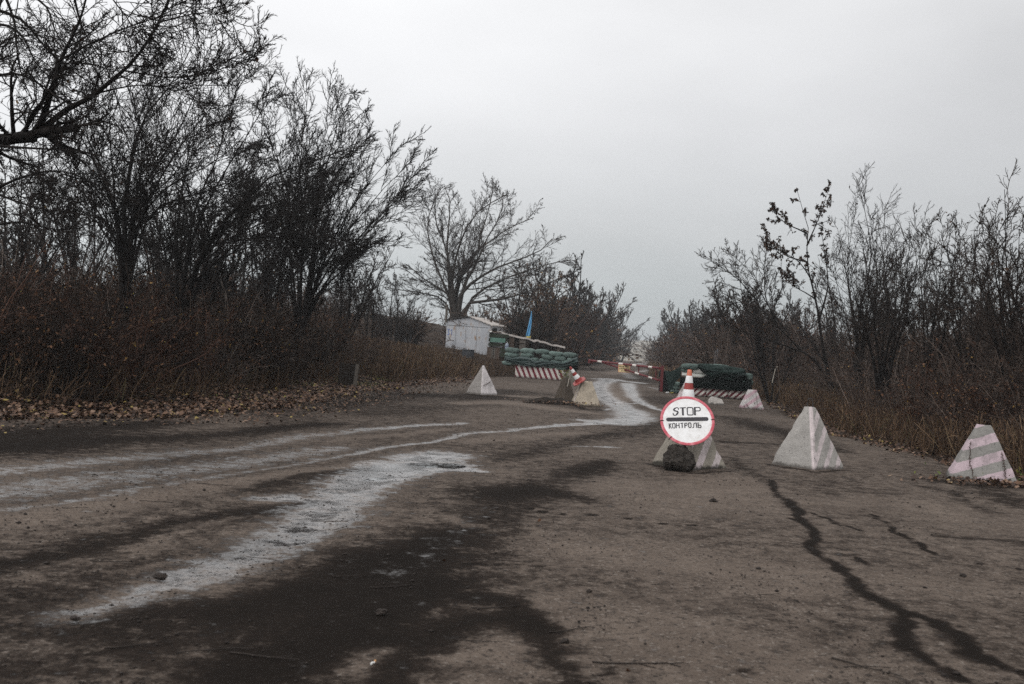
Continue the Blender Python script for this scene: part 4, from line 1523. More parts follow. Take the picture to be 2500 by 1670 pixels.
for (x, y, lb, mt) in ((1629, 958.5, 'white scrap at the foot of the black blocks', M['white_litter']), (1640, 959.5, 'yellow scrap at the foot of the low sandbag stack', M['leaf_yellow'])):
    o = link('litter_scrap', lump_mesh('litter_scrap', (.07, .05, .03), int(x), 3, .6), mt, None, at(x, y, 40.6))
    tag(o, lb, 'litter')
for x, y0 in ((1746.5, 856), (1752, 852)):
    a = at(x - 2, 905, 43)
    b = at(x, y0, 43)
    m_ = MB()
    m_.tube([a - np.array([a[0] - a[0], 0, a[2]]), b], .035, 8)
    tag(m_.build('steel_post', M['pole_grey'], None, smooth=True), 'shorter grey steel post behind the netted wall' if x < 1750 else 'taller grey steel post behind the netted wall', 'post', 'grey steel posts behind the netted wall')

# ------------------------------------------------------------------ the shed
SHY = 57.0
psi = RAD(-18)
sl, srr = at(1090, 800, SHY), at(1198, 800, SHY)
Wd = (srr[0] - sl[0]) / math.cos(psi)
Dp = 2.3
shed = empty('shed', (sl[0], SHY, 0), psi, 'grey sheet metal cabin with rust stains and the number 31', 'shed')
zb_, zeL, zrd, zeR = .35, at(1090, 781, SHY)[2], at(1147, 774.5, SHY - .4)[2], at(1198, 793.5, SHY - .75)[2]
xr = Wd * .53
m_ = MB()
pent = [(0, zb_), (Wd, zb_), (Wd, zeR), (xr, zrd), (0, zeL)]
m_.add([(x, 0, z) for x, z in pent] + [(x, Dp, z) for x, z in pent], [(0, 1, 2, 3, 4), (5, 9, 8, 7, 6), (0, 5, 6, 1), (1, 6, 7, 2), (4, 3, 8, 9), (0, 4, 9, 5), (3, 2, 7, 8)])
m_.build('wall', M['shed'], shed)
m_ = MB()                                            # seams of the sheets and the strip under the gable
dk = M['dark_steel']
for x in (Wd * .22, Wd * .45, Wd * .70):
    m_.box((x, -.006, (zb_ + zeR) / 2 - .05), (.012, .012, zeR - zb_ - .12))
m_.box((Wd / 2, -.007, zeR - .14), (Wd, .014, .018), Matrix.Rotation(RAD(1.2), 3, 'Y'))
m_.build('seam', weathered('seam_metal', (.16, .165, .175), (.10, .07, .05), .4, 8), shed)
ov = .10
for x0, z0, x1, z1 in ((-ov, zeL - .025, xr, zrd), (xr, zrd, Wd + ov * 1.6, zeR - .06)):
    m_ = MB()
    n_ = 16
    vs_, fs = [], []
    for i in range(n_ + 1):
        t = i / n_
        for y in (-ov, Dp + ov):
            wv = .022 * math.sin(i * 2.4)
            vs_.append((x0 + (x1 - x0) * t, y, z0 + (z1 - z0) * t + .012 + wv))
            vs_.append((x0 + (x1 - x0) * t, y, z0 + (z1 - z0) * t + .065 + wv))
    for i in range(n_):
        a = i * 4
        fs += [(a, a + 4, a + 5, a + 1), (a + 2, a + 3, a + 7, a + 6), (a + 1, a + 5, a + 7, a + 3), (a, a + 2, a + 6, a + 4)]
    fs += [(0, 1, 3, 2), (n_ * 4, n_ * 4 + 2, n_ * 4 + 3, n_ * 4 + 1)]
    m_.add(vs_, fs)
    m_.build('roof', M['slate'] if x0 > 0 else M['dark_steel'], shed)
m_ = MB()
m_.tube([(-.03, -.05, zeL - .15), (-.03, -.05, zeL + .80)], .07, 12)
m_.tube([(-.03, -.05, zeL + .80), (-.03, -.05, zeL + .88)], .095, 12)
m_.build('chimney', M['wood_grey'], shed, smooth=True)
m_ = MB()
m_.box((.18, 0, zeL + .35), (.035, .05, .75))
m_.box((.30, -.02, zeL + .42), (.55, .03, .03))
m_.build('antenna_frame', M['wood'], shed)
m_ = MB()
K7 = .102 * SHY / FPX / math.cos(psi)
text(m_, '31', (125 - 100) * K7, zeL - (540 - 210) * K7 - .02, 150 * K7, 130 * K7, .035, 0)
num = MB()
num.add([(x, -.012 - z, y) for x, y, z in m_.v], m_.f)
num.build('painted_number', M['blue_ink'], shed)

# lean-to hut beside it
HY = 54.8
lb0 = at(1226, 811.5, HY)


def hp(px, py, Y=HY):
    q = at(px, py, Y)
    return Vector((q[0], q[1], q[2]))


hut = empty('lean_to', (lb0[0], HY, 0), 0, 'low plank lean-to with a long sloping pale roof between shed and sandbags', 'hut')
hb = Vector(hut.location)
m_ = MB()
A = hp(1192, 806, HY - .1) - hb
B = hp(1380, 848.5, HY - .1) - hb
n_ = 40
vs_, fs = [], []
for i in range(n_ + 1):
    t = i / n_
    q = A.lerp(B, t)
    wv = .006 * math.sin(i * 1.3) + .06 * mnoise.noise(Vector((t * 9, 0, 4))) + (.06 if .60 < t < .66 else 0)
    for y, z in ((0, 0), (0, .10), (3.0, .02), (3.0, .12)):
        vs_.append((q.x, q.y + y, q.z + z - .05 + wv))
for i in range(n_):
    a = i * 4
    fs += [(a, a + 4, a + 5, a + 1), (a + 2, a + 3, a + 7, a + 6), (a + 1, a + 5, a + 7, a + 3), (a, a + 2, a + 6, a + 4)]
fs += [(0, 1, 3, 2), (n_ * 4, n_ * 4 + 2, n_ * 4 + 3, n_ * 4 + 1)]
m_.add(vs_, fs)
m_.build('roof', M['slate'], hut)
m_ = MB()
for x0, x1, yt, mt in ((1243, 1255, 820, 0),):
    pass


def board(parent, name, x0, y0, x1, y1, mat, Y=HY, th=.05, tilt=0.0, to_ground=False):
    """an upright board given by its outline in the photograph"""
    a, b = hp(x0, y0, Y), hp(x1, y1, Y)
    zlo = b.z if not to_ground else gz(b.x, b.y) - .05
    m = MB()
    m.box((0, 0, 0), (abs(b.x - a.x), th, a.z - zlo), None, jit=.006, rng=random.Random(int(x0 * 7)))
    o = m.build(name, mat, parent, Vector(((a.x + b.x) / 2, Y, (a.z + zlo) / 2)) - (Vector(parent.location) if parent else Vector()), bevel=.006)
    o.rotation_euler.y = tilt
    return o


board(hut, 'wall_plank', 1243, 821, 1254.5, 850, M['wood'], to_ground=True)
board(hut, 'wall_plank', 1256, 823, 1266.5, 850, M['wood_dark'], HY + .15, to_ground=True)
board(hut, 'wall_plank', 1268.5, 826, 1283, 850, M['wood_grey'], to_ground=True)
board(hut, 'cross_rail', 1255, 836, 1281, 838.5, M['wood'], HY - .06)
board(hut, 'corner_post', 1283.5, 828, 1292, 850, M['wood_dark'], HY + .1, .3, to_ground=True)
board(hut, 'corner_post', 1345, 840, 1352, 862, M['wood_dark'], HY + .3, .25, to_ground=True)
board(hut, 'corner_post', 1360, 846, 1366, 862, M['wood_grey'], HY + .1, .12, to_ground=True)
board(hut, 'back_wall', 1238, 823, 1300, 850, M['wood_dark'], HY + 1.9, .08, to_ground=True)
GC = 'olive crates stacked beside the shed'
for x0, y0, x1, y1, lb in ((1195, 814.5, 1242, 825, 'olive wooden crate, topmost of the stack beside the shed'), (1193.5, 826, 1242, 836.5, 'olive wooden crate behind the mint green board'), (1192.5, 837, 1233, 846.5, 'dark olive wooden crate, third from the top beside the shed'),
                           (1221, 849, 1235, 860, 'short olive crate beside the upright brown planks'), (1220, 861, 1234, 872, 'short olive crate under another beside the upright planks')):
    o = board(None, 'ammunition_crate', x0, y0, x1, y1, M['crate'], HY - .3, .5)
    tag(o, lb, 'crate', GC)
o = board(None, 'mint_board', 1197.5, 824, 1233.5, 837, M['mint'], HY - .62, .03, RAD(0))
tag(o, 'mint green painted board leaning on the olive crates', 'board')
GP = 'brown planks leaning by the crates'
for x0, y0, x1, y1, mt, lb in ((1189.5, 847, 1199, 873, 'wood', 'dull brown plank, left one of those leaning by the crates'), (1200, 845.5, 1203, 873, 'wood_grey', 'thin pale grey batten leaning by the crates'), (1206, 848, 1208.5, 874, 'wood_grey', 'thin pale batten right of the grey one by the crates'), (1210, 848.5, 1219, 874, 'wood', 'broad warm brown plank, right one leaning by the crates')):
    o = board(None, 'plank', x0, y0, x1, y1, M[mt], HY - .45, .04, RAD(1.5), True)
    tag(o, lb, 'plank', GP)
for x0, y0, x1, y1, mt, lb, nm in ((1196, 806.5, 1224, 812.5, 'wood', 'brown board lying on top of the crate stack', 'plank'), ):
    tag(board(None, nm, x0, y0 + 2, x1, y1, M[mt], HY - .4, .3, RAD(3)), lb, 'plank')
o = link('rubber_hood', lump_mesh('rubber_hood', (.14, .13, .13), 3, 4, .25, .6), M['black_rubber'], None, hp(1207.5, 805.5, HY - .4))
tag(o, 'black rounded bundle lying on the board above the crates', 'bundle')
o = link('white_can', lump_mesh('white_can', (.075, .06, .045), 13, 3, .2, .6), M['white_litter'], None, hp(1198, 810.3, HY - .62))
tag(o, 'small white can on the left end of the crate top', 'can')
# water bottle and flag
bt = empty('water_bottle', hp(1237, 853, 51.9), 0, 'cloudy blue grey water canister with a handle behind the left sandbags', 'bottle')
m_ = MB()
m_.lathe([(.001, 0), (.09, 0), (.10, .03), (.10, .10), (.094, .12), (.10, .14), (.10, .22), (.075, .28), (.035, .31), (.03, .33), (.001, .33)], 20, cap=False)
m_.build('bottle_body', M['plastic_blue'], bt, smooth=True)
m_ = MB()
m_.tube([(-.05, 0, .30), (-.04, 0, .38), (.03, 0, .38), (.05, 0, .30)], .009, 6)
m_.build('handle', M['white_litter'], bt, smooth=True)
FYd = 55.6
fl = empty('flag', hp(1297, 833, FYd), 0, 'limp blue and yellow flag standing behind the lean-to roof', 'flag')
fb = Vector(fl.location)
m_ = MB()
m_.tube([Vector((0, .03, -1.2)), hp(1297.6, 758, FYd) - fb], .018, 8)
m_.build('flag_pole', M['wood_grey'], fl, smooth=True)


def cloth(rows, name, mat):
    """rows of (y, left, right) down the hanging cloth"""
    V, nn = [], 14
    for k, (y, xl, xr_) in enumerate(rows):
        for i in range(nn + 1):
            u = i / nn
            q = hp(xl + (xr_ - xl) * u, y, FYd - .02)
            q.y += .07 * math.sin(u * 9 + k * .22) * (.3 + .7 * k / len(rows)) - .03
            V.append(q - fb)
    idx = np.arange(len(V)).reshape(len(rows), nn + 1)
    F = np.stack([idx[:-1, :-1], idx[:-1, 1:], idx[1:, 1:], idx[1:, :-1]], -1).reshape(-1, 4)
    o = link(name, mesh_np(name, np.array([tuple(v) for v in V]), F), mat, fl)
    s_ = o.modifiers.new('thickness', 'SOLIDIFY')
    s_.thickness = .006
    return o


rows = [(760 + 61 * t, 1296.6 - 13.2 * t ** 1.25, 1298.2 - 3.0 * t + 1.2 * math.sin(t * 5)) for t in np.linspace(0, 1, 24)]
cloth(rows, 'blue_cloth', M['flag_blue'])
cloth([(821 + 3.5 * t, 1284.2 + 1.2 * t, 1295.6 - .8 * t) for t in np.linspace(0, 1, 5)], 'yellow_cloth', M['flag_yellow'])
# tub in front of the shed
tb = empty('tub', hp(1142, 874, 52.6), 0, 'dark grey metal tub standing in the grass before the shed', 'tub')
m_ = MB()
m_.lathe([(.001, 0), (.29, 0), (.31, .30), (.33, .31), (.33, .33), (.31, .335), (.29, .33), (.27, .04), (.001, .03)], 28, cap=False)
o = m_.build('tub_body', M['tub'], tb, smooth=True)
o.scale = (1.05, 1, 1.35)
m_ = MB()
m_.tube([(-.33, 0, .36), (-.2, -.02, .395), (0, -.03, .405), (.2, -.02, .395), (.33, 0, .36)], .012, 6)
m_.build('tub_handle', M['dark_steel'], tb, smooth=True)

# old boards by the left verge
GO = 'old boards standing in the left verge weeds'
oy = 30.0
for x0, y0, x1, y1, mt, tl, lb in ((857.5, 887.5, 872, 934, 'wood_dark', 5, 'dark upright board at the edge of the left verge weeds'), (829, 886, 855, 930, 'wood_dark', 3, 'broad rotten board half hidden in the left verge weeds')):
    o = board(None, 'old_board', x0, y0, x1, y1, M[mt], oy, .12, RAD(tl), True)
    tag(o, lb, 'board', GO)
o = board(None, 'old_board', 866.5, 889, 872.5, 933, M['wood_grey'], oy - .16, .05, RAD(5), True)
tag(o, 'narrow grey batten nailed beside the dark upright board', 'board', GO)
# pale wreck of sheet metal left of the shed, seen through the twigs
m_ = MB()
q0, q1 = at(968, 806, 66), at(1016, 808, 66)
m_.box(((q0[0] + q1[0]) / 2, 66, q0[2] - .1), (q1[0] - q0[0], .5, .14), None, jit=.05, rng=random.Random(3))
m_.box(((q0[0] + q1[0]) / 2 + .1, 66.2, (q0[2] - .3 + gz(q0[0], 66)) / 2), (1.0, .4, q0[2] - .3 - gz(q0[0], 66)), None, jit=.04, rng=random.Random(4))
tag(m_.build('sheet_metal_heap', M['pole_grey'], None, bevel=.03), 'pale heap of sheet metal behind the twigs left of the shed', 'scrap')

# ------------------------------------------------------------------ growing things
def nrm(v):
    return v / np.maximum(np.linalg.norm(v, axis=-1, keepdims=True), 1e-9)


def grow(start, dirs, lens, K, wander, up, r0, r1, rng, side=None):
    n = len(start)
    P = np.empty((n, K, 3))
    P[:, 0] = start
    d = nrm(dirs)
    add = np.array([0, 0, up]) if side is None else np.array([side[0], side[1], up])
    for k in range(1, K):
        d = nrm(d + rng.normal(0, wander, (n, 3)) + add)
        P[:, k] = P[:, k - 1] + d * (lens / (K - 1))[:, None]
    t = np.linspace(0, 1, K)
    R = r0[:, None] * (1 - t) + r1[:, None] * t
    return P, R


def spawn(P, R, cnt, t0, t1, ang, angv, lenf, rng, base_len=None):
    n, K, _ = P.shape
    idx = np.repeat(np.arange(n), cnt)
    j = np.tile(np.arange(cnt), n)
    t = t0 + (t1 - t0) * (j + rng.random(len(idx))) / cnt
    f = np.clip(t * (K - 1), 0, K - 1.001)
    i = f.astype(int)
    fr = (f - i)[:, None]
    pos = P[idx, i] * (1 - fr) + P[idx, i + 1] * fr
    tan = nrm(P[idx, i + 1] - P[idx, i])
    L = np.linalg.norm(np.diff(P, axis=1), axis=2).sum(1)[idx] if base_len is None else np.full(len(idx), base_len)
    a = ang + rng.normal(0, angv, len(idx))
    q = rng.normal(0, 1, (len(idx), 3))
    q = nrm(q - tan * (q * tan).sum(1, keepdims=True))
    d = tan * np.cos(a)[:, None] + q * np.sin(a)[:, None]
    ln = lenf * L * (1.14 - .80 * t) * rng.uniform(.55, 1.2, len(idx))
    r = R[idx, i] * (1 - fr[:, 0]) + R[idx, i + 1] * fr[:, 0]
    return pos, d, ln, r


def tubes(sets):
    """sets of (P, R, sides) -> vertices, quads"""
    VV, FF, b = [], [], 0
    for P, R, n in sets:
        m, K, _ = P.shape
        if m == 0:
            continue
        T = np.empty_like(P)
        T[:, 1:-1] = P[:, 2:] - P[:, :-2]
        T[:, 0] = P[:, 1] - P[:, 0]
        T[:, -1] = P[:, -1] - P[:, -2]
        T = nrm(T)
        ref = np.where(np.abs(T[:, :1, 2:3]) < .9, np.array([0, 0, 1.0]), np.array([1.0, 0, 0]))
        A = nrm(np.cross(T, np.broadcast_to(ref, T.shape)))
        B = np.cross(T, A)
        w = 2 * np.pi * np.arange(n) / n
        V = P[:, :, None, :] + R[:, :, None, None] * (A[:, :, None, :] * np.cos(w)[None, None, :, None] + B[:, :, None, :] * np.sin(w)[None, None, :, None])
        VV.append(V.reshape(-1, 3))
        idx = b + np.arange(m * K * n).reshape(m, K, n)
        nx = np.roll(idx, -1, axis=2)
        FF.append(np.stack([idx[:, :-1], nx[:, :-1], nx[:, 1:], idx[:, 1:]], -1).reshape(-1, 4))
        b += m * K * n
    return np.concatenate(VV), np.concatenate(FF)


def leaves_mesh(name, pos, size, rng, hang=.4, shape=.55):
    """small folded leaves at given points"""
    n = len(pos)
    d = nrm(rng.normal(0, 1, (n, 3)) + np.array([0, 0, -hang]))
    q = rng.normal(0, 1, (n, 3))
    s = nrm(np.cross(d, q))
    up = np.cross(s, d)
    L = size * rng.uniform(.6, 1.4, n)[:, None]
    w = L * shape * rng.uniform(.7, 1.2, (n, 1))
    fold = rng.uniform(.05, .5, (n, 1))
    a = pos
    b = pos + d * L
    m = pos + d * L * .45
    l_ = m + s * w * .5 + up * w * fold
    r_ = m - s * w * .5 + up * w * fold * rng.uniform(-.3, 1, (n, 1))
    V = np.stack([a, l_, b, r_], 1).reshape(-1, 3)
    i = np.arange(n)[:, None] * 4
    F = np.concatenate([i + np.array([[0, 1, 2]]), i + np.array([[0, 2, 3]])], 0)
    return mesh_np(name, V, F, False)


LS = [1.0]                                           # girth of the limbs being drawn


def limb_curve(pts, Y0, Y1, K, rng, r0, r1, noise=.0):
    """a limb through places of the photograph, running from depth Y0 to Y1"""
    P = np.array(smooth_path(pts, 6))
    s = np.concatenate([[0], np.cumsum(np.hypot(*np.diff(P, axis=0).T))])
    u = np.linspace(0, s[-1], K)
    px, py = np.interp(u, s, P[:, 0]), np.interp(u, s, P[:, 1])
    t = np.linspace(0, 1, K)
    Q = np.array([at(px[k], py[k], Y0 + (Y1 - Y0) * t[k] ** 1.2) for k in range(K)])
    w = np.cumsum(rng.normal(0, 1, (K, 3)), 0) * noise
    Q += w - w[0]
    return Q, LS[0] * (r1 + (r0 - r1) * (1 - t) ** 1.6)


def crown_levels(P, R, rng, n=(10, 7, 5), L=(.36, .5, .55), up=(.05, .05, .04), rmin=.006, side=None, t0=.22, ang=.75, blen=None, wander=.13):
    """three orders of twigs on given limbs"""
    p, d, ln, r = spawn(P, R, n[0], t0, 1.0, ang, .22, L[0], rng, blen)
    r = np.maximum(r * .42, rmin * 1.35)
    P1, R1 = grow(p, d, ln, 7, wander, up[0], r, np.maximum(r * .35, rmin), rng, side)
    p, d, ln, r = spawn(P1, R1, n[1], .12, 1.0, .70, .25, L[1], rng)
    r = np.maximum(r * .6, rmin * 1.15)
    P2, R2 = grow(p, d, ln, 5, wander, up[1], r, np.maximum(r * .5, rmin * .8), rng, side)
    p, d, ln, r = spawn(P2, R2, n[2], .15, 1.0, .62, .25, L[2], rng)
    r = np.maximum(r * .6, rmin * .9)
    P3, R3 = grow(p, d, ln, 4, wander * 1.1, up[2], r, r * .55, rng, side)
    return (P1, R1), (P2, R2), (P3, R3)


def tree(name, label, cat, group, base, limbs, lv, seed, bark='bark', twig='twig', leaves=0, leaf_mat='leaf_dark', leaf_size=.06, big_sides=9):
    """base: foot; limbs: list of (Q, R) in world space, all resampled alike. Trunk and limbs are one part, the twigs another"""
    rng = np.random.default_rng(seed)
    base = np.array(base)
    o = empty(name, base, 0, label, cat, group)
    P = np.stack([q for q, r in limbs]) - base
    R = np.stack([r for q, r in limbs])
    k1, k2, k3 = crown_levels(P, R, rng, **lv)
    V, F = tubes([(P, R, big_sides)])
    link('trunk', mesh_np('trunk', V, F), M[bark], o)
    V, F = tubes([(k1[0], k1[1], 5), (k2[0], k2[1], 3), (k3[0], k3[1], 3)])
    link('crown', mesh_np('crown', V, F), M[twig], o)
    if leaves:
        tips = np.concatenate([k3[0][:, -1], k2[0][:, -1], k3[0][:, 2]])
        sel = rng.choice(len(tips), min(leaves, len(tips)), replace=False)
        link('leaves', leaves_mesh('leaves', tips[sel], leaf_size, rng, 1.2), M[leaf_mat], o)
    return o


def fan(base_px, Y, tips, rng, K=10, r0=.09, r1=.018, dy=3.0, bend=.10, start_up=.35):
    """limbs of a tree that fans out from its foot to places on its outline"""
    out = []
    bx, by = base_px
    for tx, ty in tips:
        L_ = math.hypot(tx - bx, ty - by)
        m1 = (bx + (tx - bx) * .20 + rng.uniform(-.02, .02) * L_, by + (ty - by) * (.20 + start_up * .35))
        m2 = (bx + (tx - bx) * .58 + rng.uniform(-bend, bend) * L_ * .5, by + (ty - by) * (.58 + start_up * .22) + rng.uniform(-bend, bend) * L_ * .3)
        out.append(limb_curve([(bx, by), m1, m2, (tx, ty)], Y, Y + rng.uniform(-dy, dy), K, rng, r0 * rng.uniform(.75, 1.15), r1, .02))
    return out


def at_base(px, py, Y):
    q = at(px, py, Y)
    q[2] = gz(q[0], q[1]) - .1
    return q


G1 = np.random.default_rng(7)
# the near tree whose limbs reach in from the left
LS[0] = .46
rs = np.random.default_rng(11)
lm = []
for pts, Y0, Y1, r0, r1 in (
        ([(-230, 800), (-200, 560), (-120, 400), (-20, 345), (90, 330)], 11.5, 11.2, .24, .13),
        ([(-20, 345), (60, 335), (140, 322), (188, 314)], 11.3, 11.0, .17, .09),
        ([(85, 328), (105, 285), (125, 215), (150, 140), (172, 90), (195, 40), (215, -40)], 11.2, 10.6, .095, .02),
        ([(92, 325), (140, 283), (225, 232), (300, 172), (345, 120), (385, 50), (420, -40)], 11.2, 10.4, .085, .022),
        ([(-80, 10), (0, 28), (60, 60), (100, 110), (150, 160), (230, 215)], 12.0, 11.4, .06, .015),
        ([(-60, 60), (20, 62), (60, 95), (100, 170), (170, 220)], 12.5, 12.0, .05, .012),
        ([(140, 150), (220, 108), (310, 70), (420, 40), (560, 12)], 10.8, 10.0, .03, .008),
        ([(300, 172), (400, 185), (470, 178), (560, 150), (640, 115)], 10.8, 9.8, .022, .006),
        ([(385, 55), (440, 42), (500, 30), (540, 40), (572, 52)], 10.5, 10.0, .022, .006),
        ([(230, 230), (330, 210), (430, 212), (520, 190)], 11.0, 10.5, .025, .006),
        ([(60, -30), (115, 20), (125, 60), (160, 130)], 11.8, 11.4, .04, .012),
        ([(250, -40), (290, 20), (330, 80), (360, 140)], 10.2, 10.4, .022, .006),
        ([(-120, 400), (-60, 250), (-30, 120), (10, -40)], 11.6, 11.8, .10, .03),
        ([(-60, 350), (60, 365), (200, 372), (320, 400), (420, 392)], 11.0, 10.2, .04, .008),
        ([(-60, 200), (40, 180), (130, 230), (230, 300)], 12.6, 12.2, .05, .010),
        ([(-40, 480), (60, 430), (160, 420), (260, 460)], 12.4, 11.6, .05, .010),
        ([(0, -40), (40, 60), (50, 160), (80, 260)], 12.8, 12.6, .05, .010),
        ([(170, -60), (200, 60), (260, 160), (290, 250)], 11.8, 12.0, .04, .010),
        ([(-60, 560), (40, 540), (140, 560), (240, 540)], 12.4, 11.8, .05, .010),
        ([(-100, 420), (-20, 470), (60, 500), (150, 520)], 11.0, 10.4, .06, .01)):
    lm.append(limb_curve(pts, Y0, Y1, 12, rs, r0, r1, .006))
tree('overhanging_tree', 'bare black tree whose limbs reach in at the top left corner', 'tree', None, at_base(-230, 930, 11.5), lm,
     dict(n=(15, 9, 5), L=(.36, .52, .55), up=(.015, .015, .01), rmin=.0036, blen=2.8, t0=.25, ang=.8, wander=.19), 12, leaves=70, leaf_mat='leaf_brown', leaf_size=.055)

rs = np.random.default_rng(21)
LS[0] = .58
lm = []
for pts, r0, r1, dY in (
        ([(304, 840), (303, 640), (305, 500), (318, 400), (345, 300), (400, 235), (455, 140), (485, 75)], .16, .014, 1),
        ([(304, 840), (296, 660), (285, 540), (262, 470), (240, 400), (225, 300)], .12, .014, -1.5),
        ([(304, 800), (318, 560), (345, 470), (400, 380), (445, 300), (490, 200), (520, 120)], .10, .012, 2.5),
        ([(304, 800), (320, 600), (370, 500), (440, 440), (520, 400), (600, 330)], .09, .012, -2),
        ([(300, 760), (285, 600), (230, 500), (160, 430), (90, 400)], .08, .012, 2),
        ([(304, 760), (330, 520), (350, 380), (330, 250), (300, 150)], .08, .012, 3),
        ([(304, 760), (360, 540), (450, 480), (560, 450), (650, 380)], .08, .012, 1),
        ([(304, 780), (340, 560), (420, 400), (520, 270), (590, 175), (622, 130)], .08, .010, 0),
        ([(304, 780), (290, 560), (230, 360), (150, 250), (100, 190)], .08, .010, -1)):
    lm.append(limb_curve(pts, 20.5, 20.5 + dY, 11, rs, r0, r1, .012))
tree('bare_tree', 'tall bare forked tree rising from the left thicket below the overhanging limbs', 'tree', None, at_base(304, 930, 20.5), lm,
     dict(n=(15, 11, 6), L=(.48, .53, .56), up=(.04, .05, .04), rmin=.0056, side=(.03, 0)), 22)

rs = np.random.default_rng(31)
lm = []
for pts, r0, r1, dY in (
        ([(440, 860), (470, 680), (538, 557), (586, 513), (634, 456), (691, 418), (763, 394), (860, 360)], .17, .012, -2),
        ([(440, 860), (490, 640), (586, 530), (660, 505), (720, 470), (800, 440)], .13, .012, 1),
        ([(440, 860), (450, 640), (480, 500), (530, 380), (558, 270), (585, 195)], .12, .012, 2),
        ([(440, 860), (460, 620), (520, 480), (600, 350), (648, 260), (665, 215)], .11, .012, -1),
        ([(440, 820), (430, 600), (440, 460), (460, 330), (470, 200)], .10, .012, 3),
        ([(440, 820), (520, 620), (620, 580), (720, 570), (800, 560)], .08, .012, -2),
        ([(440, 820), (400, 600), (370, 500), (380, 380), (390, 260)], .08, .012, 1)):
    lm.append(limb_curve(pts, 23.5, 23.5 + dY, 11, rs, r0, r1, .015))
tree('bare_tree', 'bare tree with long dark limbs slanting to the right over the left thicket', 'tree', None, at_base(440, 930, 23.5), lm,
     dict(n=(15, 11, 6), L=(.48, .53, .56), up=(.045, .055, .045), rmin=.006, side=(.03, 0)), 32)

rs = np.random.default_rng(41)
LS[0] = .55
lm = fan((728, 830), 30, [(594, 296), (644, 241), (694, 216), (754, 208), (809, 221), (844, 221), (889, 266), (919, 326), (979, 346), (1024, 371), (1040, 398), (994, 466), (954, 526), (899, 586), (654, 356), (754, 326), (824, 386), (554, 446)], rs, 10, .085, .012, 3.2, .08, .45)
lm[5] = limb_curve([(728, 830), (750, 740), (764, 640), (772, 500), (806, 370), (842, 218)], 30, 29, 10, rs, .17, .012, .01)
lm[2] = limb_curve([(728, 830), (735, 690), (740, 560), (730, 400), (702, 215)], 30, 31, 10, rs, .14, .012, .01)
tree('bare_tree', 'broad dense bare tree whose crown leans far out to the right at mid left', 'tree', None, at_base(728, 915, 30), lm,
     dict(n=(15, 12, 6), L=(.36, .52, .58), up=(.05, .07, .06), rmin=.0072, side=(.03, 0), t0=.22, ang=.60), 42)

rs = np.random.default_rng(51)
LS[0] = .9
TY = 63.0
lm = []
for pts, r0, r1, dY in (
        ([(1118, 838), (1104, 770), (1096, 720), (1078, 703), (1040, 681), (995, 645)], .17, .03, -1),
        ([(1118, 838), (1108, 760), (1100, 715), (1094, 640), (1093, 590), (1098, 520), (1100, 490), (1087, 450)], .22, .03, 1),
        ([(1118, 838), (1112, 740), (1128, 660), (1162, 625), (1172, 575), (1190, 520), (1204, 455)], .20, .03, 2),
        ([(1120, 838), (1118, 740), (1155, 695), (1215, 660), (1280, 635), (1330, 612), (1350, 590)], .19, .03, -2),
        ([(1120, 838), (1136, 750), (1185, 735), (1250, 725), (1320, 700), (1395, 668)], .18, .03, 0),
        ([(1118, 838), (1110, 740), (1140, 640), (1200, 590), (1260, 550), (1305, 530)], .16, .03, 2),
        ([(1118, 838), (1106, 720), (1118, 620), (1150, 540), (1200, 500), (1235, 482)], .15, .03, -3),
        ([(1118, 838), (1098, 730), (1060, 640), (1040, 560), (1050, 500), (1070, 458)], .15, .03, 3),
        ([(1118, 838), (1105, 700), (1085, 600), (1060, 530), (1060, 470)], .14, .03, -2),
        ([(1118, 838), (1125, 720), (1160, 640), (1190, 570), (1222, 520), (1230, 465)], .16, .03, 1),
        ([(1118, 838), (1090, 740), (1040, 720), (990, 712), (950, 705)], .10, .03, 1),
        ([(1122, 838), (1150, 735), (1220, 690), (1300, 660), (1380, 640), (1400, 652)], .14, .03, 3)):
    lm.append(limb_curve(pts, TY, TY + dY, 11, rs, r0, r1, .03))
tree('walnut_tree', 'pale barked bare tree with a round fan of branches behind the shed', 'tree', None, at_base(1118, 838, TY), lm,
     dict(n=(17, 11, 5), L=(.36, .50, .55), up=(.04, .04, .03), rmin=.0105, t0=.3, ang=.7), 52, 'bark_grey', 'twig_grey', leaves=650, leaf_mat='leaf_dark', leaf_size=.11)

rs = np.random.default_rng(61)
for bx, by, Y, tips, lb, lf, sd in (
        ((1255), 838, 70, [(1190, 720), (1225, 670), (1262, 655), (1300, 645), (1340, 640), (1380, 668), (1400, 700), (1300, 700)], 'low dense brown tree with withered leaves behind the blue and yellow flag', 1500, 62),
        ((1340), 845, 72, [(1290, 680), (1330, 660), (1365, 665), (1400, 690), (1418, 730), (1360, 720), (1310, 730)], 'low dense brown tree with withered leaves right of the flag', 1300, 63)):
    lm = fan((bx, by), Y, tips, rs, 9, .11, .03, 3, .1, .3)
    tree('leafy_tree', lb, 'tree', None, at_base(bx, by + 4, Y), lm, dict(n=(10, 7, 4), L=(.34, .44, .5), up=(.05, .04, .03), rmin=.013, t0=.15), sd, 'bark', 'brush_pale', leaves=lf, leaf_mat='leaf_brown', leaf_size=.13)

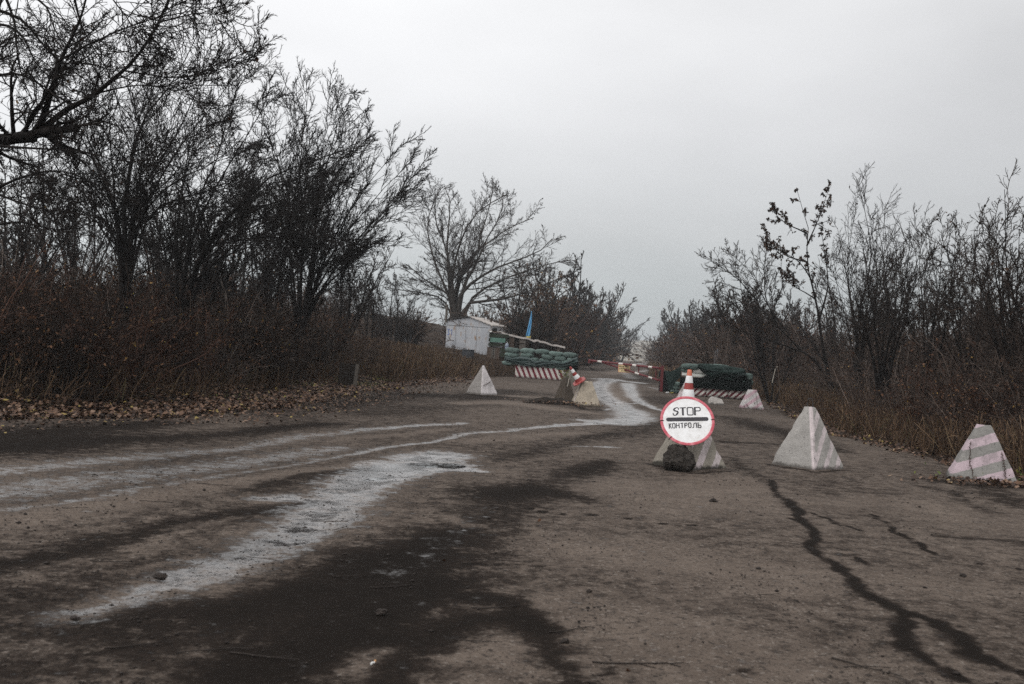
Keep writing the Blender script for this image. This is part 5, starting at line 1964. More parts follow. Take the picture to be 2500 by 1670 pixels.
# right of the road
rs = np.random.default_rng(71)
LS[0] = .55
lm = [limb_curve(p_, 31, 31 + dy, 11, rs, a_, b_, .01) for p_, a_, b_, dy in (
    ([(2030, 950), (2000, 890), (1960, 860), (1880, 775), (1820, 715), (1770, 693), (1736, 688)], .09, .012, 1),
    ([(1930, 820), (1880, 755), (1830, 660), (1790, 620), (1772, 590)], .06, .010, 2),
    ([(1900, 800), (1868, 720), (1866, 650), (1872, 600)], .045, .010, 0),
    ([(1850, 735), (1800, 680), (1755, 650), (1730, 632)], .04, .010, -1),
    ([(1960, 860), (1880, 830), (1790, 800), (1750, 770)], .05, .010, -2),
    ([(1890, 780), (1840, 745), (1780, 735), (1740, 715)], .04, .010, 2))]
tree('leaning_tree', 'slender bare tree leaning left over the netted wall', 'tree', None, at_base(2030, 960, 31), lm, dict(n=(13, 9, 4), L=(.26, .50, .55), up=(.04, .04, .03), rmin=.0062, t0=.3, ang=.6, blen=5.0), 72, 'bark', 'twig_brown')
lm = [limb_curve(p_, 29, 29 + dy, 11, rs, a_, b_, .01) for p_, a_, b_, dy in (
    ([(2035, 960), (2010, 860), (1992, 740), (1968, 640), (1970, 560), (1955, 510), (1942, 462)], .12, .010, 0),
    ([(1972, 640), (1920, 625), (1880, 590), (1866, 562)], .05, .010, 1),
    ([(1970, 570), (1915, 545), (1893, 520), (1886, 502)], .045, .010, -1),
    ([(1970, 600), (2000, 540), (2022, 480), (2035, 450)], .045, .008, 1),
    ([(1985, 690), (1950, 640), (1900, 610), (1872, 605)], .04, .010, -2),
    ([(2000, 780), (2018, 700), (2008, 610), (1990, 520)], .06, .010, 2),
    ([(1990, 730), (1940, 700), (1920, 660)], .04, .010, 0))]
tree('leafy_sapling', 'slender tree still hung with dark withered leaves at the right', 'tree', None, at_base(2035, 970, 29), lm, dict(n=(10, 6, 4), L=(.17, .45, .5), up=(.05, .02, .0), rmin=.0065, t0=.35, ang=.7, blen=4.0), 74, leaves=2600, leaf_mat='leaf_dark', leaf_size=.072)
for bx, by, Y, tips, r0, lb, sd, lf in (
        (2100, 985, 27, [(2040, 560), (2078, 520), (2098, 452), (2120, 500), (2150, 530), (2020, 620), (2170, 600), (2100, 600)], .085, 'upright bare tree right of the leafy slender one', 81, 60),
        (2150, 1000, 24, [(2150, 610), (2180, 580), (2230, 560), (2280, 545), (2110, 640), (2060, 640), (2225, 640)], .095, 'bare tree with thick broken stems at the middle of the right thicket', 82, 30),
        (2265, 1010, 23, [(2240, 560), (2275, 570), (2310, 545), (2340, 560), (2210, 610), (2360, 620), (2290, 640)], .07, 'bare tree with many thin stems at the middle right', 83, 80),
        (2360, 1030, 21, [(2300, 580), (2340, 560), (2385, 540), (2420, 570), (2280, 650), (2440, 640)], .07, 'low forked bare tree left of the tall pointed one', 84, 60),
        (2470, 1050, 19, [(2392, 540), (2420, 550), (2438, 520), (2446, 475), (2460, 520), (2490, 555), (2500, 640), (2372, 620)], .085, 'tall bare tree with a pointed brush of twigs at the right edge', 85, 20),
        (2560, 1060, 17, [(2470, 640), (2500, 600), (2540, 560), (2580, 540), (2620, 570), (2440, 700), (2520, 660)], .09, 'dark bare tree cut by the right edge of the picture', 86, 120)):
    lm = fan((bx, by), Y, tips, rs, 10, r0, .009, 2.0, .12, .35)
    tree('bare_tree', lb, 'tree', None, at_base(bx, by, Y), lm, dict(n=(11, 8, 4), L=(.40, .52, .56), up=(.045, .05, .04), rmin=.0052, t0=.25, ang=.55), sd, 'bark', 'twig_brown', leaves=lf, leaf_mat='leaf_dark', leaf_size=.07)


# ------------------------------------------------------------------ kinds that repeat: copses, bushes
def proto_tree(seed, H_, spread, n=(11, 9, 5), rmin=.016, bark='bark', twig='twig_grey', stems=8, leaves=0, leaf_mat='leaf_brown'):
    rng = np.random.default_rng(seed)
    K = 9
    az = rng.uniform(0, 2 * np.pi, stems)
    tilt = rng.uniform(.05, spread, stems)
    d = np.stack([np.cos(az) * np.sin(tilt), np.sin(az) * np.sin(tilt), np.cos(tilt)], 1)
    ln = H_ * rng.uniform(.75, 1.05, stems)
    st = np.stack([np.cos(az) * .12, np.sin(az) * .12, np.zeros(stems)], 1)
    P, R = grow(st, d, ln, K, .07, .03, np.full(stems, .06) * H_ / 7, np.full(stems, rmin * 1.1), rng)
    k1, k2, k3 = crown_levels(P, R, rng, n=n, L=(.36, .50, .56), up=(.08, .08, .06), rmin=rmin, t0=.18, ang=.6)
    o = empty('bare_tree')
    V, F = tubes([(P, R, 6)])
    link('trunk', mesh_np('trunk', V, F), M[bark], o)
    V, F = tubes([(k1[0], k1[1], 4), (k2[0], k2[1], 3), (k3[0], k3[1], 3)])
    link('crown', mesh_np('crown', V, F), M[twig], o)
    if leaves:
        tips = np.concatenate([k3[0][:, -1], k2[0][:, -1]])
        sel = rng.choice(len(tips), min(leaves, len(tips)), replace=False)
        link('leaves', leaves_mesh('leaves', tips[sel], .10, rng, 1.0), M[leaf_mat], o)
    return o


def proto_bush(seed, H_, stems, n=(9, 5), spread=.9, mat='brush', wander=.16, rmin=.0055, up=.0, leaves=0, leaf_mat='leaf_brown', lsize=.06, yellow=0):
    rng = np.random.default_rng(seed)
    az = rng.uniform(0, 2 * np.pi, stems)
    tilt = np.abs(rng.normal(0, spread * .6, stems)) + .05
    d = np.stack([np.cos(az) * np.sin(tilt), np.sin(az) * np.sin(tilt), np.cos(tilt)], 1)
    ln = H_ * rng.uniform(.55, 1.25, stems)
    rr_ = np.sqrt(rng.random(stems)) * .65
    a2 = rng.uniform(0, 2 * np.pi, stems)
    st = np.stack([np.cos(a2) * rr_, np.sin(a2) * rr_, np.full(stems, -.05)], 1)
    P, R = grow(st, d, ln, 8, wander, up - .02, np.full(stems, rmin * 2.6), np.full(stems, rmin), rng)
    p, dd, l_, r_ = spawn(P, R, n[0], .12, 1.0, .65, .3, .30, rng)
    P1, R1 = grow(p, dd, l_, 5, wander, .02, np.maximum(r_ * .6, rmin), np.full(len(p), rmin * .7), rng)
    p, dd, l_, r_ = spawn(P1, R1, n[1], .1, 1.0, .6, .3, .5, rng)
    P2, R2 = grow(p, dd, l_, 4, wander, .0, np.full(len(p), rmin * .85), np.full(len(p), rmin * .55), rng)
    o = empty('thicket_bush')
    V, F = tubes([(P, R, 4), (P1, R1, 3), (P2, R2, 3)])
    link('stems', mesh_np('stems', V, F), M[mat], o)
    tips = np.concatenate([P2[:, -1], P2[:, 1], P1[:, -1]])
    if leaves:
        sel = rng.choice(len(tips), min(leaves, len(tips)), replace=False)
        link('leaves', leaves_mesh('leaves', tips[sel], lsize, rng, .8), M[leaf_mat], o)
    if yellow:
        sel = rng.choice(len(tips), yellow, replace=False)
        link('yellow_leaves', leaves_mesh('yellow_leaves', tips[sel], .045, rng, .8), M['leaf_yellow'], o)
    return o


PB = [proto_bush(101, 2.3, 46, (9, 5), 1.0, 'brush', leaves=260, lsize=.085),
      proto_bush(102, 2.3, 52, (9, 5), .85, 'brush', .2, leaves=420, lsize=.08, yellow=10),
      proto_bush(103, 2.2, 44, (10, 5), 1.1, 'brush_pale', .14, leaves=60),
      proto_bush(104, 2.4, 48, (9, 5), .8, 'brush_red', .15, leaves=600, lsize=.08),
      proto_bush(105, 2.2, 50, (9, 5), 1.0, 'brush', .22, leaves=60, yellow=22),
      proto_bush(106, 2.6, 26, (5, 2), 1.0, 'brush_cane', .11, .0062, leaves=40, up=-.05),
      proto_bush(107, 2.4, 46, (9, 5), .9, 'brush_pale', .16, leaves=420, lsize=.075)]
PT = [proto_tree(201, 7, .6, rmin=.011, stems=6), proto_tree(202, 7, .75, rmin=.011, stems=8), proto_tree(203, 7, .45, rmin=.011, stems=5, twig='twig', leaves=160)]
PF = [proto_tree(211, 7, .55, rmin=.024, stems=8, n=(10, 8, 4), twig='twig_brown'), proto_tree(212, 7, .7, rmin=.024, stems=9, n=(10, 8, 4))]
FB = [proto_bush(111, 2.3, 44, (9, 5), .9, 'brush_red', .15, .011, leaves=900, lsize=.12),
      proto_bush(112, 2.3, 44, (9, 5), .8, 'brush_pale', .15, .011, leaves=250, lsize=.10),
      proto_bush(113, 2.3, 40, (9, 5), .7, 'brush', .14, .011, leaves=500, lsize=.11, leaf_mat='leaf_dark')]
_used = set()


def put(proto, x, y, sc, rz, label, cat, group, zsc=None, lean=(0, 0), sink=.05, name=None):
    o = proto if id(proto) not in _used else dup(proto)
    _used.add(id(proto))
    o.location = (x, y, gz(x, y) - sink)
    o.rotation_euler = (lean[0], lean[1], rz)
    o.scale = (sc, sc, zsc or sc)
    return tag(o, label, cat, group)


def project(x, y, z):
    v = CM3.T @ np.array([x, y, z - CAM_H])
    return 1250 + FPX * v[0] / -v[2], 835 - FPX * v[1] / -v[2]


LIMIT_L = np.array([(-200, 520), (0, 560), (250, 600), (420, 640), (560, 640), (700, 680), (800, 735), (880, 785), (960, 835), (1040, 862), (1090, 880), (1170, 895), (1240, 915), (1300, 940)])
LIMIT_W = np.array([(-500, 500), (700, 800), (860, 810), (1000, 838), (1070, 848), (1090, 853), (1120, 862), (1160, 874), (1180, 880), (1200, 880), (1230, 893), (1250, 903), (1290, 922), (1330, 930), (1500, 960)])
LIMIT_R = np.array([(1830, 950), (1842, 790), (1880, 715), (1990, 680), (2200, 665), (2350, 630), (2700, 590)])
rb = np.random.default_rng(301)


def scatter_bushes(n, side, yr, dr, protos, limit, label, group, nat=(.9, 1.3), smin=.3, pmin=-160, pmax=2680, mind=.75, cat='bush', slope=False):
    done = []
    tries = 0
    while len(done) < n and tries < n * 60:
        tries += 1
        y = yr[0] * (yr[1] / yr[0]) ** rb.random()
        dd = dr[0] + (dr[1] - dr[0]) * rb.random()
        x = edge(RL, y) - dd if side < 0 else edge(RR, y) + dd
        px, py = project(x, y, gz(x, y))
        if not pmin < px < pmax:
            continue
        if any((x - a) ** 2 + (y - b) ** 2 < (mind * (1 + y / 60)) ** 2 for a, b in done):
            continue
        ly = np.interp(px, limit[:, 0], limit[:, 1])
        hmax = (py - ly) * y / FPX                    # how tall it may stand there
        sc = rb.uniform(*nat) * min(1.0, .30 + .17 * dd) if slope else rb.uniform(*nat)
        fit = hmax / 2.75 * rb.uniform(.82, 1.06)
        sc = min(sc, fit)
        if sc < smin:
            continue
        done.append((x, y))
        put(protos[int(rb.integers(len(protos)))], x, y, sc * rb.uniform(.95, 1.15), rb.uniform(0, 6.28), label, cat, group, sc, (rb.uniform(-.1, .1), rb.uniform(-.02, .16)))
    return done


scatter_bushes(84, -1, (13.0, 36), (1.7, 10), [PB[0], PB[1], PB[2], PB[4], PB[0], PB[5], PB[3]], LIMIT_L, 'tangled brown bush of the thicket left of the road', 'bushes of the left thicket', smin=.24, pmax=1010, mind=.62, slope=True)
scatter_bushes(20, -1, (34, 56), (2.4, 14), [PB[6], PB[2], PB[3], PB[1]], LIMIT_L, 'brown bush on the bank between the left thicket and the shed', 'bushes on the bank by the shed', (.8, 1.2), .28, pmin=560, pmax=1085)
scatter_bushes(76, 1, (13.5, 34), (1.3, 9), [PB[6], PB[2], PB[6], PB[3], PB[2], PB[5], PB[6]], LIMIT_R, 'tangled brown bush of the thicket right of the road', 'bushes of the right thicket', smin=.24, pmin=1835, mind=.62, slope=True)
scatter_bushes(18, 1, (40, 62), (1.0, 14), [PB[3], PB[6], PB[2]], np.array([(1700, 800), (1760, 760), (1830, 735), (2000, 690), (2300, 660)]), 'red brown bush behind the netted wall', 'bushes behind the netted wall', (1.2, 1.7), .4, 1755, 2050, .9)
# behind the trunks and behind the shed, a bank of brush
LB = np.array([(-200, 480), (0, 520), (500, 600), (700, 650), (900, 715), (1090, 728), (1100, 725), (1240, 720), (1420, 740)])
scatter_bushes(22, -1, (58, 92), (4, 36), [FB[0], FB[1], FB[2], FB[1]], LB, 'distant brown bush on the bank behind the shed', 'bushes on the far bank', (1.3, 2.0), .5, pmin=300, pmax=1400, mind=1.2)
# the hedgerows that line the road into the distance
HL = np.array([(1290, 730), (1400, 668), (1440, 690), (1480, 722), (1520, 760), (1545, 795), (1568, 835)])
HR = np.array([(1585, 838), (1600, 812), (1640, 795), (1690, 775), (1740, 765), (1800, 740), (1860, 715)])
scatter_bushes(38, -1, (66, 225), (1.5, 16), FB, HL, 'russet bush of the hedgerow along the left side of the far road', 'bushes of the far left hedgerow', (2.2, 3.4), .5, 1285, 1572, 1.0)
scatter_bushes(36, 1, (46, 235), (1.6, 18), FB + [FB[1]], HR, 'russet bush of the hedgerow along the right side of the far road', 'bushes of the far right hedgerow', (1.6, 2.5), .5, 1580, 1900, 1.0)

# whole trees of the hedgerows, one label for each row
def row(places, group, label, protos, full=7.6):
    for i, (px, Y, top_y) in enumerate(places):
        q = at(px, 870, Y)
        z0 = gz(q[0], Y)
        h = at(px, top_y, Y)[2] - z0
        sc = h / full
        put(protos[i % len(protos)], q[0], Y, sc, rb.uniform(0, 6.28), label, 'tree', group, sc, (0, .03), .1)


row([(1385, 92, 665), (1415, 108, 690), (1438, 120, 715), (1462, 138, 740), (1488, 160, 770), (1515, 195, 800)], 'trees of the far left hedgerow', 'bare tree in the hedgerow along the left side of the far road', PF, 6.2)
row([(1664, 150, 745)], None, 'pale rounded bare tree rising above the far right hedgerow', [PF[1]], 6.2)
row([(1635, 200, 800), (1650, 170, 780), (1680, 140, 760), (1700, 105, 770), (1740, 84, 765), (1785, 66, 735), (1815, 58, 720), (1850, 50, 705), (1720, 95, 760)], 'trees of the far right hedgerow', 'bare tree in the hedgerow along the right side of the far road', PF, 6.2)
row([(30, 30, 250), (140, 34, 300), (210, 40, 330), (430, 38, 290), (560, 42, 330), (640, 46, 380), (900, 52, 560), (960, 60, 640), (520, 30, 400), (80, 26, 380), (375, 30, 340), (665, 36, 420), (820, 40, 470), (10, 24, 330)], 'trees standing deep in the left wood', 'bare tree standing deep in the wood left of the road', PT)
row([(1915, 44, 650), (2080, 38, 610), (2200, 36, 600), (2310, 34, 610), (2480, 30, 580), (1890, 36, 640), (2130, 33, 620)], 'trees standing deep in the right wood', 'bare tree standing deep in the wood right of the road', PT)


def on_hill(px, Y):
    q = at(px, 840, Y)
    return q[0], Y, -7.5 + 23.5 * float(sstep(320, 960, Y)) - .006 * abs(q[0] - 110)


for i, (px, Y, h) in enumerate(((1550, 820, 9), (1558, 830, 7), (1541, 800, 10))):
    x, y, z = on_hill(px, Y)
    o = dup(PF[i % 2])
    o.location = (x, y, z - .5)
    o.scale = (h / 6.5,) * 3
    tag(o, 'hazy tree on the far hill at the end of the road', 'tree', 'trees on the far hill')
for i, (px, h, lb) in enumerate(((1549.5, 13, 'left hazy pole on the far hill'), (1554.5, 12, 'right hazy pole on the far hill'))):
    x, y, z = on_hill(px, 840)
    m_ = MB()
    m_.tube([(x, y, z - 1), (x, y, z + h)], .16, 6)
    m_.box((x, y, z + h - 1), (2.0, .2, .2))
    tag(m_.build('utility_pole', M['pole_grey']), lb, 'pole', 'poles on the far hill')

# ------------------------------------------------------------------ dry grass and weeds of the verges
def blades(name, X, Y, hgt, rng, mat, w=.006, lean=(.15, 0), K=4, seeds=.35, label=None, cat=None):
    n = len(X)
    Z = terrain(X, Y) - .02
    d = np.stack([rng.normal(lean[0], .30, n), rng.normal(lean[1], .30, n), np.full(n, 1.0)], 1)
    P, R = grow(np.stack([X, Y, Z], 1), d, hgt, K, .16, .0, np.full(n, w), np.full(n, w * .6), rng)
    sets = [(P, R, 3)]
    m = int(n * seeds)                                # side sprays
    if m:
        sel = rng.choice(n, m, replace=False)
        p, dd, ln, r = spawn(P[sel], R[sel], 5, .35, 1.0, .5, .25, .30, rng)
        P1, R1 = grow(p, dd, ln, 3, .15, .0, np.full(len(p), w * .8), np.full(len(p), w * .6), rng)
        sets.append((P1, R1, 3))
    V, F = tubes(sets)
    o = link(name, mesh_np(name, V, F), mat)
    return tag(o, label, cat, None, 'stuff')


def verge_points(n, side, y0, y1, d0, d1, rng, power=1.0):
    y = y0 * (y1 / y0) ** rng.random(n)
    dd = d0 + (d1 - d0) * rng.random(n) ** power
    wob = (fbm2(y * .7, y * 0 + side, 77, 3) - .45) * 1.2
    x = edge(RL, y) - dd + wob if side < 0 else edge(RR, y) + dd - wob
    return x, y


rg = np.random.default_rng(401)
x, y = verge_points(13000, -1, 14, 60, 1.3, 7.5, rg, 1.0)
hg = rg.uniform(.15, .62, len(x)) * (.75 + .9 * fbm2(x * .5, y * .5, 91, 3)) * np.interp(y, [14, 40, 50, 60], [1, 1, .45, .35])
blades('dry_grass', x, y, hg, rg, M['grass'], .0062, (.22, -.05), label='tall dry brown weeds and grass along the left verge', cat='grass')
x, y = verge_points(9000, -1, 34, 62, .3, 9.0, rg)
hg = rg.uniform(.3, .8, len(x)) * (.75 + .9 * fbm2(x * .5, y * .5, 92, 3))
keep = np.zeros(len(x), bool)
for i in range(len(x)):
    px, py = project(x[i], y[i], gz(x[i], y[i]))
    room = (py - np.interp(px, LIMIT_W[:, 0], LIMIT_W[:, 1])) * y[i] / FPX
    hg[i] = min(hg[i], room * rg.uniform(.7, 1.15))
    keep[i] = hg[i] > .10
x, y, hg = x[keep], y[keep], hg[keep]
blades('dry_grass', x, y, hg, rg, M['grass'], .011, (.2, -.05), label='dry brown weeds on the bank before the shed', cat='grass')
x, y = verge_points(15000, 1, 12, 42, .4, 4.5, rg, 1.1)
hg = rg.uniform(.25, .85, len(x)) * (.6 + .9 * fbm2(x * .5, y * .5, 93, 3))
blades('dry_grass', x, y, hg, rg, M['grass'], .006, (.05, -.08), label='tall dry brown grass along the right verge', cat='grass')
x, y = verge_points(6000, -1, 58, 240, .4, 4, rg)
blades('dry_grass', x, y, rg.uniform(.3, 1.0, len(x)), rg, M['grass'], .022, (.1, 0), 3, 0, label='dry grass at the foot of the far left hedgerow', cat='grass')
x, y = verge_points(6000, 1, 42, 240, .4, 4, rg)
blades('dry_grass', x, y, rg.uniform(.3, 1.0, len(x)), rg, M['grass'], .022, (.1, 0), 3, 0, label='dry grass at the foot of the far right hedgerow', cat='grass')


def litter(name, X, Y, size, rng, mat, label, lift=.03):
    n = len(X)
    Z = terrain(X, Y)
    Z = np.maximum(Z, .02) + rng.uniform(.0, lift, n)
    d = nrm(np.stack([rng.normal(0, 1, n), rng.normal(0, 1, n), rng.normal(0, .35, n)], 1))
    s = nrm(np.cross(d, np.stack([rng.normal(0, .4, n), rng.normal(0, .4, n), np.ones(n)], 1)))
    up = np.cross(s, d)
    L = (size * rng.uniform(.5, 1.4, n))[:, None]
    w = L * rng.uniform(.5, .9, (n, 1))
    c = np.stack([X, Y, Z], 1)
    cu = rng.uniform(-.3, .5, (n, 1))
    V = np.stack([c - d * L * .5, c + s * w * .5 + up * w * cu, c + d * L * .5 + up * L * rng.uniform(-.2, .4, (n, 1)), c - s * w * .5 + up * w * rng.uniform(-.2, .5, (n, 1)), c + up * L * .05], 1).reshape(-1, 3)
    i = np.arange(n)[:, None] * 5
    F = np.concatenate([i + np.array([[a, b, 4]]) for a, b in ((0, 1), (1, 2), (2, 3), (3, 0))], 0)
    o = link(name, mesh_np(name, V, F, False), mat)
    return tag(o, label, 'leaves', None, 'stuff')


x, y = verge_points(24000, -1, 13, 46, -.45, 3.6, rg, 1.3)
litter('fallen_leaves', x, y, .085, rg, M['litter'], 'drift of brown fallen leaves along the left verge', .07)
x, y = verge_points(4200, -1, 12.5, 40, -2.4, .2, rg, .45)
litter('fallen_leaves', x, y, .062, rg, M['litter'], 'thin scatter of leaves on the asphalt by the left verge', .012)
x, y = verge_points(3500, 1, 11, 40, -.2, 1.6, rg, 1.2)
litter('fallen_leaves', x, y, .07, rg, M['litter'], 'dark fallen leaves along the right verge', .04)
# soil and leaves banked against the two teeth left of the wet tracks
p = gnd(1385, 990)
xs = np.linspace(-1.15, 1.15, 90)
ys = np.linspace(-.45, .5, 46)
XX, YY = np.meshgrid(xs, ys)
ff = np.clip(1 - (XX / 1.05) ** 2 - (YY / .38) ** 2, 0, 1) ** .6
ZZ = ff * (.04 + .34 * np.clip(fbm2(XX * 3 + 9, YY * 3, 5, 4) - .22, 0, 1) + .05 * fbm2(XX * 11, YY * 11, 6, 3)) + (fbm2(XX * 4, YY * 4, 7, 3) - .6) * .05 * (1 - ff) - .025 * (ff < .02)
idx = np.arange(XX.size).reshape(XX.shape)
F = np.stack([idx[:-1, :-1], idx[:-1, 1:], idx[1:, 1:], idx[1:, :-1]], -1).reshape(-1, 4)
o = link('soil_heap', mesh_np('soil_heap', np.stack([XX, YY, ZZ], -1).reshape(-1, 3), F), weathered('heap_soil', (.016, .012, .009), (.045, .03, .02), .5, 14, .95, .9), None, (p[0] - .15, p[1] + .1, .01))
tag(o, 'low dark heap of soil and leaves banked against the sandy blunt tooth', 'soil')
n_ = 500
X = p[0] - .1 + rg.normal(0, .5, n_)
Y_ = p[1] - .12 + rg.normal(0, .16, n_)
o = litter('fallen_leaves', X, Y_, .06, rg, M['litter'], 'brown leaves caught on the soil heap by the blunt tooth', .10)
p = gnd(2400, 1185)
X = p[0] + rg.normal(.2, .5, 500)
Y_ = p[1] + rg.normal(0, .18, 500)
litter('fallen_leaves', X, Y_, .065, rg, M['litter'], 'dark leaves gathered at the foot of the banded tooth', .06)
# small green and yellow weeds
def weed_patch(cx, cy, n, r, label, size=.045, h=.18):
    X = cx + rg.normal(0, r, n)
    Y_ = cy + rg.normal(0, r * .5, n)
    Z = np.maximum(terrain(X, Y_), .01) + rg.uniform(.01, h, n)
    o = link('green_weeds', leaves_mesh('green_weeds', np.stack([X, Y_, Z], 1), size, rg, -.2, .5), M['weed_green'])
    tag(o, label, 'weeds', None, 'stuff')


for px, py, n, r, lb in ((842, 938, 120, .28, 'yellow green weeds at the foot of the dark upright board'), (895, 943, 120, .35, 'yellow green weeds in the leaf drift right of the boards'), (932, 932, 90, .2, 'small green weed in the leaf drift before the pointed tooth'), (745, 945, 80, .3, 'yellow green weeds by the left verge left of the boards'), (560, 975, 60, .5, 'sparse green weeds in the left leaf drift')):
    p = gnd(px, py + 6)
    weed_patch(p[0], p[1], n, r, lb)
p = gnd(2425, 1175)
weed_patch(p[0], p[1] - .05, 130, .35, 'yellow green weeds at the foot of the banded tooth', .05, .14)
p = at(1376, 925, 49.3)
weed_patch(p[0], p[1] - .35, 160, .14, 'dark green weed at the right end of the striped block', .09, .55)

# ------------------------------------------------------------------ crumbs, sticks and rubbish on the asphalt
def clods(n, seed):
    rng = np.random.default_rng(seed)
    y = 3.2 * (34 / 3.2) ** (rng.random(n) ** 1.1)
    x = rng.uniform(-.58, .55, n) * y
    k = (x > edge(RL, y) + .2) & (x < edge(RR, y) - .2)
    x, y = x[k], y[k]
    dens = fbm2(x * 1.6, y * 1.1, 61, 5) + .12 * (x < .4 + .05 * y)
    k = rng.random(len(x)) < sstep(.42, .74, dens) ** 1.5 + .03
    x, y = x[k], y[k]
    n = len(x)
    r = (.0022 + .0065 * rng.random(n) ** 4 + .010 * (rng.random(n) < .006)) * (.75 + .045 * y)
    octv = np.array([(1, 0, 0), (0, 1, 0), (-1, 0, 0), (0, -1, 0), (0, 0, .8), (0, 0, -.6)], float)
    V = octv[None] * r[:, None, None] * rng.uniform(.55, 1.5, (n, 6, 1)) * np.array([1.25, 1.25, .8])
    a = rng.uniform(0, 6.28, n)
    ca, sa = np.cos(a)[:, None], np.sin(a)[:, None]
    V = np.stack([V[..., 0] * ca - V[..., 1] * sa, V[..., 0] * sa + V[..., 1] * ca, V[..., 2]], -1)
    zr = .018 + (fbm2(x * .6, y * .6, 51, 4) - .47) * .05 * sstep(2, 6, y)
    V += np.stack([x, y, zr], 1)[:, None]
    f = np.array([(0, 1, 4), (1, 2, 4), (2, 3, 4), (3, 0, 4), (1, 0, 5), (2, 1, 5), (3, 2, 5), (0, 3, 5)])
    F = (np.arange(n)[:, None, None] * 6 + f[None]).reshape(-1, 3)
    return V.reshape(-1, 3), F


V, F = clods(34000, 501)
tag(link('mud_crumbs', mesh_np('mud_crumbs', V, F, False), M['clod']), 'dark crumbs of mud scattered over the asphalt', 'mud', None, 'stuff')


def stick_mesh(seed, L_):
    rng = np.random.default_rng(seed)
    K = 9
    P, R = grow(np.zeros((1, 3)), np.array([[1.0, 0, 0]]), np.array([L_]), K, .12, 0, np.array([.0036]), np.array([.0018]), rng)
    P[:, :, 2] = .006 + np.abs(P[:, :, 2]) * .12
    p, d, ln, r = spawn(P, R, 3, .3, .95, .7, .2, .28, rng)
    P1, R1 = grow(p, d, ln, 4, .15, 0, np.full(3, .0022), np.full(3, .0014), rng)
    P1[:, :, 2] = .005 + np.abs(P1[:, :, 2]) * .2
    V, F = tubes([(P, R, 6), (P1, R1, 4)])
    return mesh_np('stick', V, F)


ST = [stick_mesh(s_, .34) for s_ in (1, 2, 3, 4)]
for m__ in ST:
    m__.materials.append(M['stick'])
spots = [(1445, 1625, 1.3, -20), (1340, 1548, .8, 5), (560, 1600, 1.0, 0), (430, 1602, 1.0, 25), (255, 1590, .9, 5), (220, 1375, .9, -25), (480, 1185, 1.1, -5), (340, 1225, .9, 0), (760, 1278, .9, -10), (810, 1300, .6, 40), (850, 1325, .7, 30), (790, 1375, .7, 20), (810, 1412, .8, -8),
         (900, 1438, .9, -3), (570, 1415, .6, 10), (880, 1320, .5, 35), (640, 1130, 1.0, -8), (850, 1152, .8, 5), (2030, 1618, 1.0, -35), (2060, 1640, .7, 10), (1850, 1455, .5, -5), (1150, 1490, .9, -8), (1110, 1565, .7, 8), (600, 1365, .7, -12), (150, 1245, .6, 0), (1590, 1430, .5, -12)]
for i, (px, py, sc, a) in enumerate(spots):
    p = gnd(px, py)
    o = bpy.data.objects.new('stick', ST[i % 4])
    COL.objects.link(o)
    zr = float(.012 + (fbm2(p[0] * .6, p[1] * .6, 51, 4) - .47) * .05 * sstep(2, 6, p[1]))
    o.location = (p[0], p[1], zr)
    o.rotation_euler = (0, 0, RAD(a + 8))
    o.scale = (sc,) * 3
    tag(o, 'thin dark stick lying on the muddy asphalt', 'stick', 'sticks lying on the road')
lumps = [(1742, 1229, .055, 'small dark clod on the dry asphalt below the grey tooth'), (2385, 1290, 0, ''), (2350, 1412, .03, 'small dark stone on the dark asphalt at the right'), (390, 1418, .05, 'upright dark clod in the wet track at the lower left'), (182, 1520, .03, 'round dark clod on the mud at the bottom left'),
         (930, 1505, .04, 'flat black scrap on the mud near the bottom centre'), (1380, 1575, .03, 'dark flat clod on the asphalt near the bottom centre'), (1438, 1450, .022, 'small dark stone on the dry asphalt at lower centre')]
for i, (px, py, r, lb) in enumerate(lumps):
    if r:
        p = gnd(px, py)
        o = link('clod', lump_mesh('clod', (r * .75, r * .5, r * .38), 20 + i, 3, .7), M['clod'], None, (p[0], p[1], .012 + r * .3))
        tag(o, lb, 'clod')
# leaves one can pick out on the road
for i, (px, py, lb) in enumerate(((1322, 1276, 'single tan leaf on the dry asphalt left of centre'), (1530, 1647, 'single brown leaf at the end of a stick at the bottom'), (1085, 1375, 'single dark red leaf at the edge of the mud'))):
    p = gnd(px, py)
    o = link('leaf', leaves_mesh('leaf', np.array([[0, 0, 0.0]]), .08, np.random.default_rng(i + 5), .0), M['leaf_brown'], None, (p[0], p[1], .03))
    tag(o, lb, 'leaf')
p = gnd(911, 1627)
cg = empty('cigarette_butt', (p[0], p[1], .016), RAD(70), 'bent white cigarette butt with orange filter on the mud', 'cigarette')
m_ = MB()
m_.tube([(-.022, 0, 0), (-.008, .002, .002), (.006, -.002, .001)], .0048, 8)
m_.build('paper', M['white_litter'], cg, smooth=True)
m_ = MB()
m_.tube([(.0065, -.002, .001), (.030, .006, .001)], .005, 8)
m_.build('filter_tip', M['filter'], cg, smooth=True)


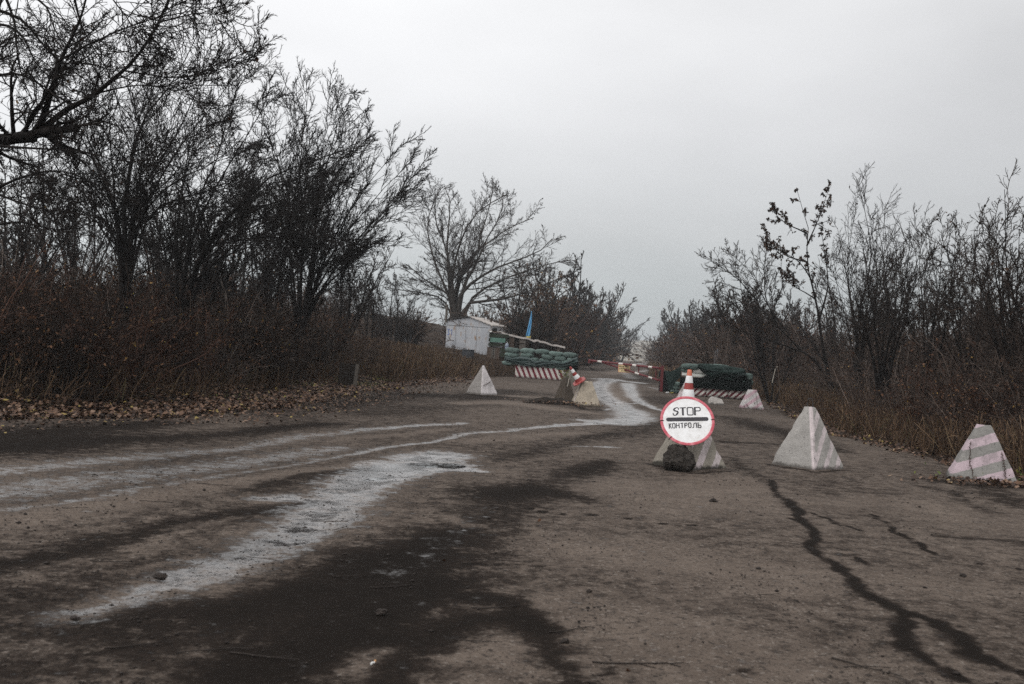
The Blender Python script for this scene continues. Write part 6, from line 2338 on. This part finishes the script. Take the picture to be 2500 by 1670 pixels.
def scrap(px, py, sx, sy, sz, label, Y=None, seed=1):
    p = gnd(px, py) if Y is None else at(px, py, Y)
    bm = bmesh.new()
    bmesh.ops.create_grid(bm, x_segments=14, y_segments=10, size=1)
    for v in bm.verts:
        q = Vector((v.co.x * 1.3, v.co.y * 1.3, seed))
        v.co = Vector((v.co.x * sx * (1 + .2 * mnoise.noise(q * 2)), v.co.y * sy * (1 + .3 * mnoise.noise(q * 3)), sz * (1 + 1.3 * mnoise.noise(q * 1.4) + .7 * mnoise.noise(q * 3.7))))
    me = bpy.data.meshes.new('litter_scrap')
    bm.to_mesh(me)
    bm.free()
    o = link('litter_scrap', me, M['white_litter'], None, p)
    s_ = o.modifiers.new('thickness', 'SOLIDIFY')
    s_.thickness = .002
    return tag(o, label, 'litter')


p = gnd(2418, 1178)
scrap(2418, 1180, .11, .06, .05, 'crumpled white plastic at the foot of the banded tooth', seed=3)
scrap(721, 954, .14, .08, .06, 'small white plastic scrap in the left leaf drift', seed=5)
scrap(1016, 939, .10, .06, .05, 'small pale scrap at the end of the left leaf drift', seed=7)
# tall broken reeds standing before the right thicket
for i, (pts, lb) in enumerate((([(1885, 935), (1893, 900), (1898, 894)], 'pale broken reed leaning right of the netted wall'), ([(1905, 965), (1902, 930), (1898, 893)], 'tan reed stalk standing right of the netted wall'))):
    m_ = MB()
    m_.tube([at(*q, 29) for q in pts], .012, 6)
    tag(m_.build('reed', M['wire_pale'] if i == 0 else M['wood'], None, smooth=True), lb, 'reed')

# ------------------------------------------------------------------ the air
def build_haze():
    m = bpy.data.materials.new('haze_air')
    m.use_nodes = True
    nt = m.node_tree
    nt.nodes.clear()
    out = nt.nodes.new('ShaderNodeOutputMaterial')
    pv = nt.nodes.new('ShaderNodeVolumePrincipled')
    pv.inputs['Color'].default_value = (.86, .90, .93, 1)
    pv.inputs['Density'].default_value = HAZE
    pv.inputs['Anisotropy'].default_value = 0.0
    nt.links.new(pv.outputs[0], out.inputs['Volume'])
    b = MB()
    x0, x1, y0, y1, z0, z1 = -460, 560, -80, 1560, -12, 34
    b.box(((x0 + x1) / 2, (y0 + y1) / 2, (z0 + z1) / 2), (x1 - x0, y1 - y0, z1 - z0))
    o = b.build('haze', m)
    tag(o, kind='stuff')


HAZE = 0.0007
build_haze()
